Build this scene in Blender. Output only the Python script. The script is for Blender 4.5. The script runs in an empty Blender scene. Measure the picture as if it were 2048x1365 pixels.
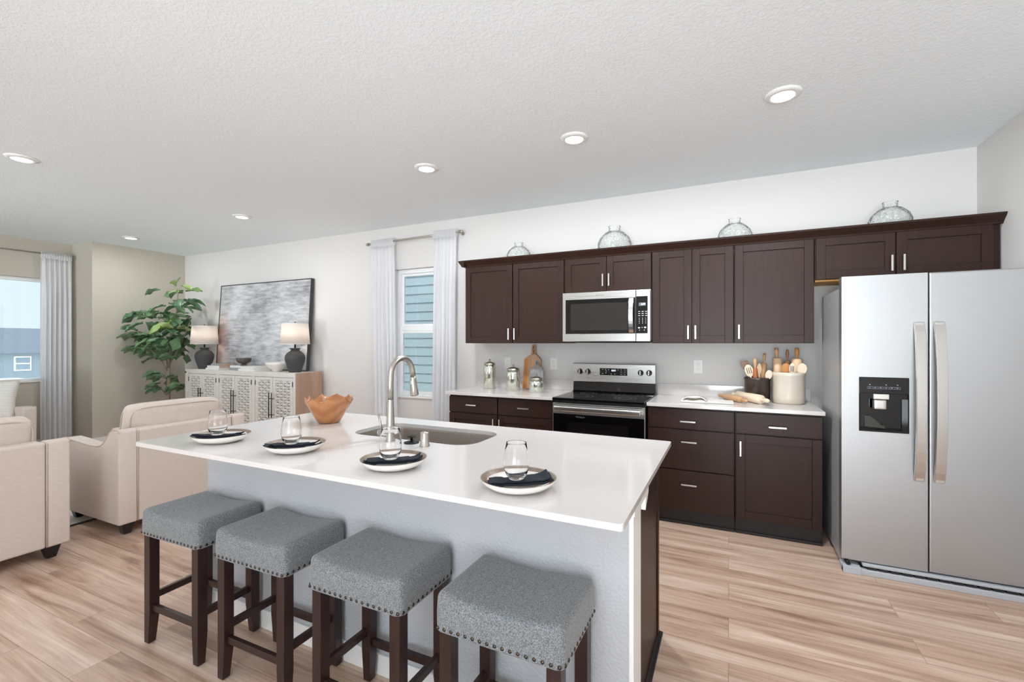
import bpy, bmesh, math, random
from mathutils import Vector, Matrix, Euler
random.seed(7)
scene = bpy.context.scene
C = scene.collection
PI = math.pi

# ------------------------------------------------------------------ camera
CAM_Z = 1.372
YAW = math.atan2(433.0, 910.0)
cam_d = bpy.data.cameras.new('camera')
cam_d.sensor_width = 36.0
cam_d.lens = 36.0 * 910.0 / 2048.0
cam_d.shift_y = 4.5 / 2048.0
cam_d.clip_start = 0.05
cam_d.clip_end = 500
cam = bpy.data.objects.new('camera', cam_d)
C.objects.link(cam)
cam.location = (0, 0, CAM_Z)
cam.rotation_euler = (PI / 2, 0, YAW)
scene.camera = cam

# ------------------------------------------------------------------ view
scene.view_settings.view_transform = 'Standard'
scene.view_settings.look = 'None'
scene.view_settings.gamma = 1
scene.view_settings.exposure = 0.86
scene.view_settings.use_curve_mapping = False
scene.cycles.max_bounces = 10
scene.cycles.diffuse_bounces = 6
scene.cycles.glossy_bounces = 5
scene.cycles.transmission_bounces = 10
scene.cycles.transparent_max_bounces = 12
scene.cycles.sample_clamp_indirect = 4.0
scene.cycles.caustics_reflective = False
scene.cycles.caustics_refractive = False

# ------------------------------------------------------------------ sky: brighter on the sunny side behind the house
SKY_BACK = 2.7      # radiance of the sky on the sun's side (towards -Y)
SKY_FRONT = 0.62
wd = bpy.data.worlds.new('sky'); scene.world = wd; wd.use_nodes = True
nt = wd.node_tree; nt.nodes.clear()
wo = nt.nodes.new('ShaderNodeOutputWorld'); bg = nt.nodes.new('ShaderNodeBackground')
tc = nt.nodes.new('ShaderNodeTexCoord'); sx = nt.nodes.new('ShaderNodeSeparateXYZ')
mr = nt.nodes.new('ShaderNodeMapRange'); mr.inputs['From Min'].default_value = 0.35
mr.inputs['From Max'].default_value = -0.65; mr.inputs['To Min'].default_value = SKY_FRONT
mr.inputs['To Max'].default_value = SKY_BACK; mr.interpolation_type = 'SMOOTHSTEP'
mz = nt.nodes.new('ShaderNodeMapRange'); mz.inputs['From Min'].default_value = -0.1
mz.inputs['From Max'].default_value = 0.5
mx = nt.nodes.new('ShaderNodeMix'); mx.data_type = 'RGBA'
mx.inputs['A'].default_value = (0.86, 0.94, 1.0, 1); mx.inputs['B'].default_value = (0.76, 0.88, 1.0, 1)
L = nt.links
L.new(tc.outputs['Generated'], sx.inputs[0]); ax = nt.nodes.new('ShaderNodeVectorMath'); ax.operation = 'DOT_PRODUCT'; ax.inputs[1].default_value = (-0.5, 0.866, 0)
L.new(tc.outputs['Generated'], ax.inputs[0]); L.new(ax.outputs['Value'], mr.inputs['Value'])
L.new(sx.outputs['Z'], mz.inputs['Value']); L.new(mz.outputs[0], mx.inputs['Factor'])
# added glow below the horizon, brighter than the sky, to light the ceiling
gd = nt.nodes.new('ShaderNodeMapRange'); gd.inputs['From Min'].default_value = 0.02; gd.inputs['From Max'].default_value = -0.06
gd.inputs['To Min'].default_value = 1.0; gd.inputs['To Max'].default_value = 3.9
ml = nt.nodes.new('ShaderNodeMath'); ml.operation = 'MULTIPLY'
L.new(sx.outputs['Z'], gd.inputs['Value']); L.new(gd.outputs[0], ml.inputs[0]); L.new(mr.outputs[0], ml.inputs[1])
L.new(mx.outputs['Result'], bg.inputs['Color']); L.new(ml.outputs[0], bg.inputs['Strength'])
L.new(bg.outputs[0], wo.inputs[0])

sun_d = bpy.data.lights.new('sun', 'SUN'); sun_d.energy = 4.0; sun_d.angle = 0.02
sun_d.color = (1.0, 0.95, 0.88)
sun = bpy.data.objects.new('sun', sun_d); C.objects.link(sun)
sun.rotation_euler = Vector((0.80, 0.42, -0.75)).to_track_quat('-Z', 'Y').to_euler()

def portal(name, loc, rot, sx_, sy_):
    d = bpy.data.lights.new(name, 'AREA'); d.shape = 'RECTANGLE'; d.size = sx_; d.size_y = sy_
    d.cycles.is_portal = True
    o = bpy.data.objects.new(name, d); C.objects.link(o); o.location = loc; o.rotation_euler = rot
# -Z of the light must point into the room
portal('daylight_portal_rear', (-6.0, -3.05, 1.22), (PI / 2, 0, 0), 1.1, 2.4)
portal('daylight_portal_kitchen', (0.0, -3.05, 1.22), (PI / 2, 0, 0), 2.4, 2.4)
portal('daylight_portal_left', (-8.35, 1.4, 1.55), (0, -PI / 2, 0), 1.4, 3.0)

# ceiling height and room planes
CEIL = 2.743
XR, XL, XW = 1.565, -7.73, -8.27
YB, YF = 4.26, -3.0
LAMP_W = 11.5       # watts of each recessed ceiling light
LAMP_COL = (0.93, 0.97, 1.0)

# ------------------------------------------------------------------ mesh helper
class B:
    def __init__(s): s.bm = bmesh.new(); s.smooth = False
    def _add(s, verts, faces, mat=None, smooth=False):
        vs = [s.bm.verts.new(mat @ Vector(v) if mat else v) for v in verts]
        for f in faces:
            try:
                fc = s.bm.faces.new([vs[i] for i in f]); fc.smooth = smooth
            except ValueError: pass
        return s
    def box(s, x0, x1, y0, y1, z0, z1, mat=None):
        v = [(x0,y0,z0),(x1,y0,z0),(x1,y1,z0),(x0,y1,z0),(x0,y0,z1),(x1,y0,z1),(x1,y1,z1),(x0,y1,z1)]
        return s._add(v, [(0,3,2,1),(4,5,6,7),(0,1,5,4),(1,2,6,5),(2,3,7,6),(3,0,4,7)], mat)
    def taper(s, bot, top, mat=None):     # each (x0,x1,y0,y1,z)
        a, b = bot, top
        v = [(a[0],a[2],a[4]),(a[1],a[2],a[4]),(a[1],a[3],a[4]),(a[0],a[3],a[4]),
             (b[0],b[2],b[4]),(b[1],b[2],b[4]),(b[1],b[3],b[4]),(b[0],b[3],b[4])]
        return s._add(v, [(0,3,2,1),(4,5,6,7),(0,1,5,4),(1,2,6,5),(2,3,7,6),(3,0,4,7)], mat)
    def lathe(s, prof, seg=40, mat=None, mod=None):
        verts = []; faces = []
        n = len(prof)
        for k in range(seg):
            a = 2 * PI * k / seg
            for r, z in prof:
                rr, zz = (r, z) if mod is None else mod(r, z, a)
                verts.append((rr * math.cos(a), rr * math.sin(a), zz))
        for k in range(seg):
            k2 = (k + 1) % seg
            for i in range(n - 1):
                faces.append((k*n+i, k2*n+i, k2*n+i+1, k*n+i+1))
        s._add(verts, faces, mat, True)
        return s
    def cyl(s, p0, p1, r0, r1=None, seg=20, caps=True):
        r1 = r0 if r1 is None else r1
        return s.tube([p0, p1], [r0, r1], seg, caps)
    def tube(s, pts, r, seg=12, caps=True, flat=None):
        pts = [Vector(p) for p in pts]; n = len(pts)
        rs = r if isinstance(r, (list, tuple)) else [r] * n
        t0 = (pts[1] - pts[0]).normalized()
        up = Vector((0, 0, 1)) if abs(t0.z) < 0.9 else Vector((0, 1, 0))
        nrm = (up - t0 * up.dot(t0)).normalized()
        verts = []; faces = []
        for i, p in enumerate(pts):
            t = (pts[min(i+1, n-1)] - pts[max(i-1, 0)]).normalized()
            nrm = (nrm - t * nrm.dot(t)).normalized(); bi = t.cross(nrm)
            for k in range(seg):
                a = 2 * PI * k / seg
                q = p + (nrm * math.cos(a) + bi * math.sin(a) * (flat or 1)) * rs[i]
                verts.append(tuple(q))
        for i in range(n - 1):
            for k in range(seg):
                k2 = (k + 1) % seg
                faces.append((i*seg+k, i*seg+k2, (i+1)*seg+k2, (i+1)*seg+k))
        m = len(s.bm.verts)
        vs = [s.bm.verts.new(v) for v in verts]
        for f in faces:
            fc = s.bm.faces.new([vs[j] for j in f]); fc.smooth = True
        if caps:
            try:
                s.bm.faces.new(vs[:seg][::-1]); s.bm.faces.new(vs[-seg:])
            except ValueError: pass
        return s
    def prism(s, poly, axis, a0, a1, mat=None, smooth=False):
        """poly: 2-D outline; axis 'x': (y,z), 'y': (x,z), 'z': (x,y)"""
        def P(p, a):
            return {'x': (a, p[0], p[1]), 'y': (p[0], a, p[1]), 'z': (p[0], p[1], a)}[axis]
        n = len(poly)
        v = [P(p, a0) for p in poly] + [P(p, a1) for p in poly]
        f = [tuple(range(n)), tuple(range(2*n-1, n-1, -1))] + [(i, (i+1) % n, n+(i+1) % n, n+i) for i in range(n)]
        s._add(v, f, mat)
        if smooth:
            pass
        return s
    def holed(s, outer, inner, z0, z1):
        """flat slab with a hole, outlines in xy"""
        bm = bmesh.new()
        def loop(pts):
            vs = [bm.verts.new((p[0], p[1], z1)) for p in pts]
            return [bm.edges.new((vs[i], vs[(i+1) % len(vs)])) for i in range(len(vs))]
        e = loop(outer) + loop(inner)
        bmesh.ops.triangle_fill(bm, edges=e, use_beauty=True)
        tris = [[tuple(v.co) for v in f.verts] for f in bm.faces]
        bm.free()
        for t in tris:
            s._add(t, [(0, 1, 2)]); s._add([(p[0], p[1], z0) for p in t], [(0, 2, 1)])
        for pts in (outer, inner):
            n = len(pts)
            s._add([(p[0], p[1], z0) for p in pts] + [(p[0], p[1], z1) for p in pts],
                   [(i, (i+1) % n, n+(i+1) % n, n+i) for i in range(n)])
        bmesh.ops.remove_doubles(s.bm, verts=s.bm.verts, dist=1e-5)
        return s
    def puff(s, cx, cy, cz, hx, hy, hz, r, puff=(0, 0, 0), mat=None, deform=None, n=5):
        """rounded, slightly pillowy block"""
        def axis(h):
            a = [-1 + 0.0, -0.72, -0.38, 0]
            corner = [-(h - r) + r * t for t in (-1, -0.75, -0.4)]
            inner = [-(h - r) + 2 * (h - r) * i / n for i in range(n + 1)]
            other = [(h - r) + r * t for t in (0.4, 0.75, 1)]
            return corner + inner + other
        A = [axis(hx), axis(hy), axis(hz)]
        H = (hx, hy, hz)
        bm = s.bm; cache = {}
        def V(p):
            key = tuple(round(c, 6) for c in p)
            if key in cache: return cache[key]
            q = Vector(p); inn = Vector([max(-(H[i]-r), min(H[i]-r, q[i])) for i in range(3)])
            d = q - inn
            if d.length > 1e-9: q = inn + d.normalized() * r
            u = [q[i] / H[i] for i in range(3)]
            for i in range(3):
                j, k = (i+1) % 3, (i+2) % 3
                if abs(p[i]) >= H[i] - 1e-6:
                    q[i] += math.copysign(puff[i], p[i]) * max(0, (1-u[j]**2)) * max(0, (1-u[k]**2))
            if deform: q = Vector(deform(q))
            q = q + Vector((cx, cy, cz))
            if mat: q = mat @ q
            cache[key] = bm.verts.new(q); return cache[key]
        for ax in range(3):
            j, k = (ax+1) % 3, (ax+2) % 3
            for sgn in (-1, 1):
                for a in range(len(A[j]) - 1):
                    for b in range(len(A[k]) - 1):
                        q = []
                        for (aa, bb) in ((a, b), (a+1, b), (a+1, b+1), (a, b+1)):
                            p = [0, 0, 0]; p[ax] = sgn * H[ax]; p[j] = A[j][aa]; p[k] = A[k][bb]; q.append(V(p))
                        if sgn < 0: q.reverse()
                        if len(set(q)) >= 3:
                            try:
                                f = bm.faces.new(list(dict.fromkeys(q))); f.smooth = True
                            except ValueError: pass
        return s
    def sphere(s, c, r, seg=10, rings=6, half=False, sc=(1, 1, 1), axis=None):
        prof = []
        for i in range(rings + 1):
            a = (PI / 2 if half else PI) * i / rings
            prof.append((max(1e-5, r * math.sin(a)), r * math.cos(a)))
        m = Matrix.Translation(c)
        if axis is not None: m = m @ Vector(axis).to_track_quat('Z', 'Y').to_matrix().to_4x4()
        m = m @ Matrix.Diagonal((sc[0], sc[1], sc[2], 1))
        return s.lathe(prof[::-1], seg, m)

def obj(name, b, mat, parent=None, bevel=0, seg=2, smooth=False, fixn=True):
    me = bpy.data.meshes.new(name)
    if fixn: bmesh.ops.recalc_face_normals(b.bm, faces=b.bm.faces)
    if smooth:
        for f in b.bm.faces: f.smooth = True
    b.bm.to_mesh(me); b.bm.free()
    if mat: me.materials.append(mat)
    o = bpy.data.objects.new(name, me); C.objects.link(o)
    if parent: o.parent = parent
    if bevel:
        m = o.modifiers.new('bevel', 'BEVEL'); m.width = bevel; m.segments = seg
        m.limit_method = 'ANGLE'; m.angle_limit = math.radians(40)
        if hasattr(me, 'shade_smooth') and seg > 2: pass
    return o
def tag(o, label=None, cat=None, group=None, kind=None):
    if label: o['label'] = label
    if cat: o['category'] = cat
    if group: o['group'] = group
    if kind: o['kind'] = kind
    return o
def thing(name, loc, label, cat, group=None, rz=0):
    o = bpy.data.objects.new(name, None); C.objects.link(o); o.location = loc
    o.rotation_euler = (0, 0, rz); o.empty_display_size = 0.1
    return tag(o, label, cat, group)
def copy_tree(o, parent=None):
    c = o.copy(); C.objects.link(c)
    if parent: c.parent = parent
    for ch in list(o.children): copy_tree(ch, c)
    return c
def struct(name, b, mat, bevel=0, parent=None):
    o = obj(name, b, mat, parent, bevel)
    if not parent: o['kind'] = 'structure'
    return o
def text(name, s, size, mat, parent, loc, rot=(PI/2, 0, 0), depth=0.0004, align='CENTER'):
    cu = bpy.data.curves.new(name, 'FONT'); cu.body = s; cu.size = size; cu.extrude = depth
    cu.align_x = align; cu.align_y = 'CENTER'
    t = bpy.data.objects.new('tmp', cu); C.objects.link(t)
    dg = bpy.context.evaluated_depsgraph_get(); dg.update()
    me = bpy.data.meshes.new_from_object(t.evaluated_get(dg)); me.name = name
    bpy.data.objects.remove(t); bpy.data.curves.remove(cu)
    me.materials.clear(); me.materials.append(mat)
    o = bpy.data.objects.new(name, me); C.objects.link(o); o.parent = parent
    o.location = loc; o.rotation_euler = rot
    return o

# ------------------------------------------------------------------ materials
def lin(r, g, b):
    f = lambda c: (c/255/12.92) if c/255 <= 0.04045 else ((c/255+0.055)/1.055)**2.4
    return (f(r), f(g), f(b), 1)
def mat(name, col, rough=0.5, metal=0, noise=None, bump=None, rnoise=None, **kw):
    """noise=(col2, scale, stretch, detail)   bump=(scale, strength, distance, stretch)"""
    m = bpy.data.materials.new(name); m.use_nodes = True
    nt = m.node_tree; p = nt.nodes['Principled BSDF']; L = nt.links
    p.inputs['Base Color'].default_value = col; p.inputs['Roughness'].default_value = rough
    p.inputs['Metallic'].default_value = metal
    for k, v in kw.items(): p.inputs[k.replace('_', ' ')].default_value = v
    def coords(stretch):
        tc = nt.nodes.new('ShaderNodeTexCoord'); mp = nt.nodes.new('ShaderNodeMapping')
        mp.inputs['Scale'].default_value = stretch; L.new(tc.outputs['Object'], mp.inputs[0]); return mp.outputs[0]
    if noise:
        c2, sc, st, det = noise
        n = nt.nodes.new('ShaderNodeTexNoise'); n.inputs['Scale'].default_value = sc; n.inputs['Detail'].default_value = det
        L.new(coords(st), n.inputs['Vector'])
        r = nt.nodes.new('ShaderNodeValToRGB'); r.color_ramp.elements[0].position = 0.32; r.color_ramp.elements[1].position = 0.68
        r.color_ramp.elements[0].color = col; r.color_ramp.elements[1].color = c2
        L.new(n.outputs['Fac'], r.inputs[0]); L.new(r.outputs[0], p.inputs['Base Color'])
    if rnoise:
        sc, st, lo, hi = rnoise
        n = nt.nodes.new('ShaderNodeTexNoise'); n.inputs['Scale'].default_value = sc; n.inputs['Detail'].default_value = 3
        L.new(coords(st), n.inputs['Vector'])
        r = nt.nodes.new('ShaderNodeMapRange'); r.inputs['To Min'].default_value = lo; r.inputs['To Max'].default_value = hi
        r.inputs['From Min'].default_value = 0.3; r.inputs['From Max'].default_value = 0.7
        L.new(n.outputs['Fac'], r.inputs[0]); L.new(r.outputs[0], p.inputs['Roughness'])
    if bump:
        sc, stg, dist, st = bump
        n = nt.nodes.new('ShaderNodeTexNoise'); n.inputs['Scale'].default_value = sc; n.inputs['Detail'].default_value = 3
        L.new(coords(st), n.inputs['Vector'])
        b = nt.nodes.new('ShaderNodeBump'); b.inputs['Strength'].default_value = stg; b.inputs['Distance'].default_value = dist
        L.new(n.outputs['Fac'], b.inputs['Height']); L.new(b.outputs[0], p.inputs['Normal'])
    return m

M = {}
I3 = (1, 1, 1)
M['wall'] = mat('wall_paint_white', lin(220, 217, 214), 0.85, bump=(90, 0.12, 0.004, I3))
M['greige'] = mat('wall_paint_greige', lin(196, 189, 176), 0.85, bump=(90, 0.12, 0.004, I3))
M['kneewall'] = mat('knee_wall_paint', lin(187, 189, 193), 0.8, bump=(95, 0.6, 0.007, I3))
M['trim'] = mat('trim_paint', lin(240, 240, 238), 0.45)
M['vinyl'] = mat('window_vinyl', lin(243, 244, 245), 0.4)
M['espresso'] = mat('espresso_cabinet', lin(44, 25, 18), 0.38, noise=(lin(53, 31, 23), 6, (14, 14, 0.8), 4), Specular_IOR_Level=0.28)
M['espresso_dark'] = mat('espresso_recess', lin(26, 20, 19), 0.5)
M['maple_raw'] = mat('raw_maple_edge', lin(214, 160, 84), 0.6)
M['steel'] = mat('stainless_steel', lin(196, 195, 192), 0.3, 1.0, rnoise=(3, (1, 1, 60), 0.26, 0.36))
M['steel_fridge'] = mat('stainless_fridge', lin(184, 185, 186), 0.42, 1.0, rnoise=(4, (0.6, 0.6, 70), 0.38, 0.48))
M['nickel'] = mat('brushed_nickel', lin(196, 190, 182), 0.3, 1.0)
M['handle'] = mat('satin_handle', lin(214, 212, 208), 0.25, 1.0)
M['grey_side'] = mat('fridge_grey_side', lin(176, 178, 180), 0.38, 0.3)
M['plastic_grey'] = mat('light_grey_plastic', lin(190, 195, 202), 0.4)
M['blackglass'] = mat('black_glass', lin(9, 9, 11), 0.06, Specular_IOR_Level=0.6)
M['black'] = mat('black_plastic', lin(18, 18, 20), 0.35)
M['blackmetal'] = mat('black_metal', lin(30, 30, 32), 0.45, 0.4)
M['print'] = mat('printed_marks', lin(225, 225, 225), 0.5)
M['greyprint'] = mat('grey_logo_print', lin(120, 120, 122), 0.4)
M['quartz'] = mat('white_quartz', lin(219, 214, 211), 0.12, noise=(lin(212, 207, 204), 260, I3, 2), Specular_IOR_Level=0.5)
M['ceramic'] = mat('white_ceramic', lin(233, 228, 223), 0.22)
M['taupe'] = mat('taupe_glaze', lin(160, 146, 132), 0.35, noise=(lin(142, 128, 115), 60, I3, 3))
M['denim'] = mat('navy_linen', lin(20, 25, 35), 0.92, noise=(lin(32, 39, 52), 300, I3, 2), bump=(600, 0.4, 0.001, I3))
M['glass'] = mat('clear_glass', (1, 1, 1, 1), 0.0, Transmission_Weight=1.0, IOR=1.3)
M['bubbleglass'] = None
M['jarglass'] = mat('mercury_glass', lin(232, 234, 226), 0.12, 0.85, noise=(lin(206, 208, 190), 40, I3, 4), bump=(38, 0.3, 0.004, I3))
M['pewter'] = mat('pewter_lid', lin(176, 170, 158), 0.3, 1.0, bump=(60, 0.2, 0.002, I3))
M['stoollegs'] = mat('dark_walnut_leg', lin(52, 31, 27), 0.33, noise=(lin(42, 25, 22), 8, (10, 10, 1), 3))
M['nail'] = mat('antique_nailhead', lin(84, 76, 68), 0.25, 1.0)
M['cream'] = mat('cream_linen', lin(204, 188, 177), 0.92, noise=(lin(214, 200, 190), 30, (1, 1, 12), 5), bump=(260, 0.35, 0.002, (1, 1, 3)), Sheen_Weight=0.25)
M['piping'] = mat('linen_piping', lin(200, 183, 170), 0.9)
M['pillow'] = mat('striped_pillow_cloth', lin(232, 230, 224), 0.95)
M['charcoal'] = mat('charcoal_ceramic', lin(58, 58, 60), 0.6, noise=(lin(72, 71, 72), 10, I3, 4), bump=(50, 0.25, 0.004, I3))
M['bronze'] = mat('bronze_bowl', lin(88, 80, 74), 0.42, 0.4)
M['frame'] = mat('picture_frame_black', lin(52, 52, 54), 0.5)
M['consolewhite'] = mat('whitewashed_wood', lin(214, 209, 202), 0.7, noise=(lin(226, 222, 215), 5, (2, 2, 14), 4))
M['consoleside'] = mat('natural_wood_side', lin(190, 158, 136), 0.6, noise=(lin(170, 138, 118), 3, (2, 3, 0.4), 4))
M['bookwhite'] = mat('white_book', lin(226, 225, 223), 0.6)
M['bookgrey'] = mat('grey_book', lin(150, 152, 152), 0.6)
M['booktan'] = mat('tan_book', lin(196, 170, 146), 0.6)
M['paper'] = mat('paper', lin(235, 231, 224), 0.8)
M['bark'] = mat('fig_bark', lin(140, 126, 110), 0.8, bump=(60, 0.5, 0.003, I3))
M['basket'] = mat('woven_basket', lin(176, 150, 118), 0.8, bump=(80, 0.8, 0.006, (1, 1, 3)))
M['blackleg'] = mat('black_chair_leg', lin(26, 25, 28), 0.3)
M['outletwhite'] = mat('outlet_plastic', lin(238, 236, 232), 0.35)
M['dark'] = mat('dark_slot', lin(30, 28, 28), 0.6)
M['brass'] = mat('aged_brass', lin(120, 90, 60), 0.35, 1.0)
M['leather'] = mat('leather_cord', lin(84, 52, 36), 0.6)
M['marble'] = mat('grey_marble', lin(168, 166, 166), 0.3, noise=(lin(128, 126, 128), 14, I3, 6))
M['crock'] = mat('stoneware_crock', lin(222, 212, 198), 0.25, noise=(lin(212, 198, 180), 5, I3, 4), Coat_Weight=0.4)
M['pot'] = mat('aged_metal_crock', lin(92, 86, 84), 0.32, 0.75, noise=(lin(70, 56, 50), 8, I3, 5), bump=(40, 0.3, 0.003, I3))
M['sinksteel'] = mat('sink_steel', lin(186, 178, 170), 0.35, 0.85)
M['rug'] = mat('rug_wool', lin(196, 192, 186), 0.95, bump=(200, 0.6, 0.004, I3))
M['rugedge'] = mat('rug_binding', lin(60, 60, 62), 0.9)

def woodm(name, c1, c2, scale=6, st=(1, 1, 8), rough=0.45):
    return mat(name, c1, rough, noise=(c2, scale, st, 5), bump=(scale * 6, 0.1, 0.001, st))
M['woodlight'] = woodm('light_beech', lin(226, 196, 160), lin(214, 178, 140), 10, (3, 3, 0.5))
M['woodmid'] = woodm('mid_beech', lin(206, 164, 122), lin(186, 140, 100), 10, (3, 3, 0.5))
M['woodred'] = woodm('reddish_wood', lin(176, 102, 62), lin(156, 84, 50), 10, (3, 3, 0.5))
M['woodorange'] = woodm('orange_wood', lin(206, 142, 78), lin(186, 120, 60), 10, (3, 3, 0.5))
M['woodpale'] = woodm('pale_maple', lin(238, 220, 196), lin(228, 206, 180), 10, (3, 3, 0.5))
M['woodbrown'] = woodm('brown_spatula_wood', lin(172, 130, 104), lin(150, 108, 84), 10, (3, 3, 0.5))
M['board'] = woodm('cutting_board_wood', lin(206, 164, 128), lin(184, 138, 104), 8, (5, 5, 0.6))

def root_bowl_mat():
    m = mat('carved_root_wood', lin(196, 132, 78), 0.3, Coat_Weight=0.5)
    nt = m.node_tree; p = nt.nodes['Principled BSDF']; L = nt.links
    tc = nt.nodes.new('ShaderNodeTexCoord'); w = nt.nodes.new('ShaderNodeTexWave'); w.wave_type = 'RINGS'
    w.inputs['Scale'].default_value = 5; w.inputs['Distortion'].default_value = 7; w.inputs['Detail'].default_value = 3
    w.inputs['Detail Scale'].default_value = 1.2
    r = nt.nodes.new('ShaderNodeValToRGB')
    r.color_ramp.elements[0].color = lin(168, 108, 62); r.color_ramp.elements[1].color = lin(188, 128, 80)
    L.new(tc.outputs['Object'], w.inputs['Vector']); L.new(w.outputs['Fac'], r.inputs[0]); L.new(r.outputs[0], p.inputs['Base Color'])
    return m
M['rootbowl'] = root_bowl_mat()

def ceiling_mat():
    m = mat('knockdown_ceiling', lin(239, 245, 248), 0.9)
    nt = m.node_tree; p = nt.nodes['Principled BSDF']; L = nt.links
    tc = nt.nodes.new('ShaderNodeTexCoord')
    n = nt.nodes.new('ShaderNodeTexNoise'); n.inputs['Scale'].default_value = 50; n.inputs['Detail'].default_value = 4
    n.inputs['Distortion'].default_value = 0.8
    r = nt.nodes.new('ShaderNodeValToRGB'); r.color_ramp.elements[0].position = 0.46; r.color_ramp.elements[1].position = 0.56
    b = nt.nodes.new('ShaderNodeBump'); b.inputs['Strength'].default_value = 0.27; b.inputs['Distance'].default_value = 0.004
    L.new(tc.outputs['Object'], n.inputs['Vector']); L.new(n.outputs['Fac'], r.inputs[0]); L.new(r.outputs[0], b.inputs['Height'])
    L.new(b.outputs[0], p.inputs['Normal']); return m
M['ceiling'] = ceiling_mat()

def floor_mat():
    m = bpy.data.materials.new('vinyl_plank_floor'); m.use_nodes = True
    nt = m.node_tree; p = nt.nodes['Principled BSDF']; L = nt.links; N = nt.nodes.new
    p.inputs['Roughness'].default_value = 0.42
    tc = N('ShaderNodeTexCoord')
    br = N('ShaderNodeTexBrick'); br.offset = 0.37; br.offset_frequency = 2; br.squash = 1.0
    br.inputs['Scale'].default_value = 1.0; br.inputs['Brick Width'].default_value = 1.22; br.inputs['Row Height'].default_value = 0.18
    br.inputs['Mortar Size'].default_value = 0.0009; br.inputs['Mortar Smooth'].default_value = 0.2
    br.inputs['Color1'].default_value = (0, 0, 0, 1); br.inputs['Color2'].default_value = (1, 1, 1, 1)
    br.inputs['Mortar'].default_value = (0.5, 0.5, 0.5, 1)
    L.new(tc.outputs['Object'], br.inputs['Vector'])
    # shift the grain from plank to plank
    sh = N('ShaderNodeVectorMath'); sh.operation = 'MULTIPLY'; sh.inputs[1].default_value = (7.3, 3.1, 5.7)
    L.new(br.outputs['Color'], sh.inputs[0])
    ad = N('ShaderNodeVectorMath'); ad.operation = 'ADD'
    L.new(tc.outputs['Object'], ad.inputs[0]); L.new(sh.outputs[0], ad.inputs[1])
    mp = N('ShaderNodeMapping'); mp.inputs['Scale'].default_value = (0.55, 7.5, 1); L.new(ad.outputs[0], mp.inputs[0])
    n1 = N('ShaderNodeTexNoise'); n1.inputs['Scale'].default_value = 1.5; n1.inputs['Detail'].default_value = 6
    n1.inputs['Roughness'].default_value = 0.6; n1.inputs['Distortion'].default_value = 0.9
    L.new(mp.outputs[0], n1.inputs['Vector'])
    mp2 = N('ShaderNodeMapping'); mp2.inputs['Scale'].default_value = (2.2, 60, 1); L.new(ad.outputs[0], mp2.inputs[0])
    n2 = N('ShaderNodeTexNoise'); n2.inputs['Scale'].default_value = 1.6; n2.inputs['Detail'].default_value = 4
    L.new(mp2.outputs[0], n2.inputs['Vector'])
    r1 = N('ShaderNodeValToRGB'); e = r1.color_ramp.elements
    e[0].position = 0.28; e[0].color = lin(146, 114, 94); e[1].position = 0.70; e[1].color = lin(226, 203, 185)
    k = e.new(0.46); k.color = lin(198, 167, 146)
    L.new(n1.outputs['Fac'], r1.inputs[0])
    mx1 = N('ShaderNodeMix'); mx1.data_type = 'RGBA'; mx1.blend_type = 'MULTIPLY'; mx1.inputs['Factor'].default_value = 0.55
    r2 = N('ShaderNodeValToRGB'); r2.color_ramp.elements[0].color = (0.72, 0.68, 0.66, 1); r2.color_ramp.elements[0].position = 0.35
    r2.color_ramp.elements[1].color = (1, 1, 1, 1); r2.color_ramp.elements[1].position = 0.6
    L.new(n2.outputs['Fac'], r2.inputs[0]); L.new(r1.outputs[0], mx1.inputs['A']); L.new(r2.outputs[0], mx1.inputs['B'])
    mx2 = N('ShaderNodeMix'); mx2.data_type = 'RGBA'; mx2.blend_type = 'MULTIPLY'; mx2.inputs['Factor'].default_value = 0.35
    r3 = N('ShaderNodeValToRGB'); r3.color_ramp.elements[0].color = (0.80, 0.78, 0.77, 1); r3.color_ramp.elements[1].color = (1, 1, 1, 1)
    L.new(br.outputs['Color'], r3.inputs[0]); L.new(mx1.outputs['Result'], mx2.inputs['A']); L.new(r3.outputs[0], mx2.inputs['B'])
    mx3 = N('ShaderNodeMix'); mx3.data_type = 'RGBA'; mx3.inputs['B'].default_value = lin(120, 94, 76)
    L.new(br.outputs['Fac'], mx3.inputs['Factor']); L.new(mx2.outputs['Result'], mx3.inputs['A'])
    L.new(mx3.outputs['Result'], p.inputs['Base Color'])
    bp = N('ShaderNodeBump'); bp.inputs['Strength'].default_value = 0.12; bp.inputs['Distance'].default_value = 0.001
    L.new(n2.outputs['Fac'], bp.inputs['Height']); L.new(bp.outputs[0], p.inputs['Normal'])
    return m
M['floor'] = floor_mat()

def stool_mat():
    m = mat('grey_tweed', lin(112, 116, 120), 0.85, bump=(320, 0.6, 0.0015, I3), Sheen_Weight=0.3)
    nt = m.node_tree; p = nt.nodes['Principled BSDF']; L = nt.links
    tc = nt.nodes.new('ShaderNodeTexCoord'); n = nt.nodes.new('ShaderNodeTexNoise'); n.inputs['Scale'].default_value = 300
    n.inputs['Detail'].default_value = 2
    r = nt.nodes.new('ShaderNodeValToRGB'); r.color_ramp.elements[0].position = 0.36; r.color_ramp.elements[1].position = 0.64
    r.color_ramp.elements[0].color = lin(84, 88, 92); r.color_ramp.elements[1].color = lin(142, 146, 148)
    L.new(tc.outputs['Object'], n.inputs['Vector']); L.new(n.outputs['Fac'], r.inputs[0]); L.new(r.outputs[0], p.inputs['Base Color'])
    return m
M['tweed'] = stool_mat()

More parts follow.
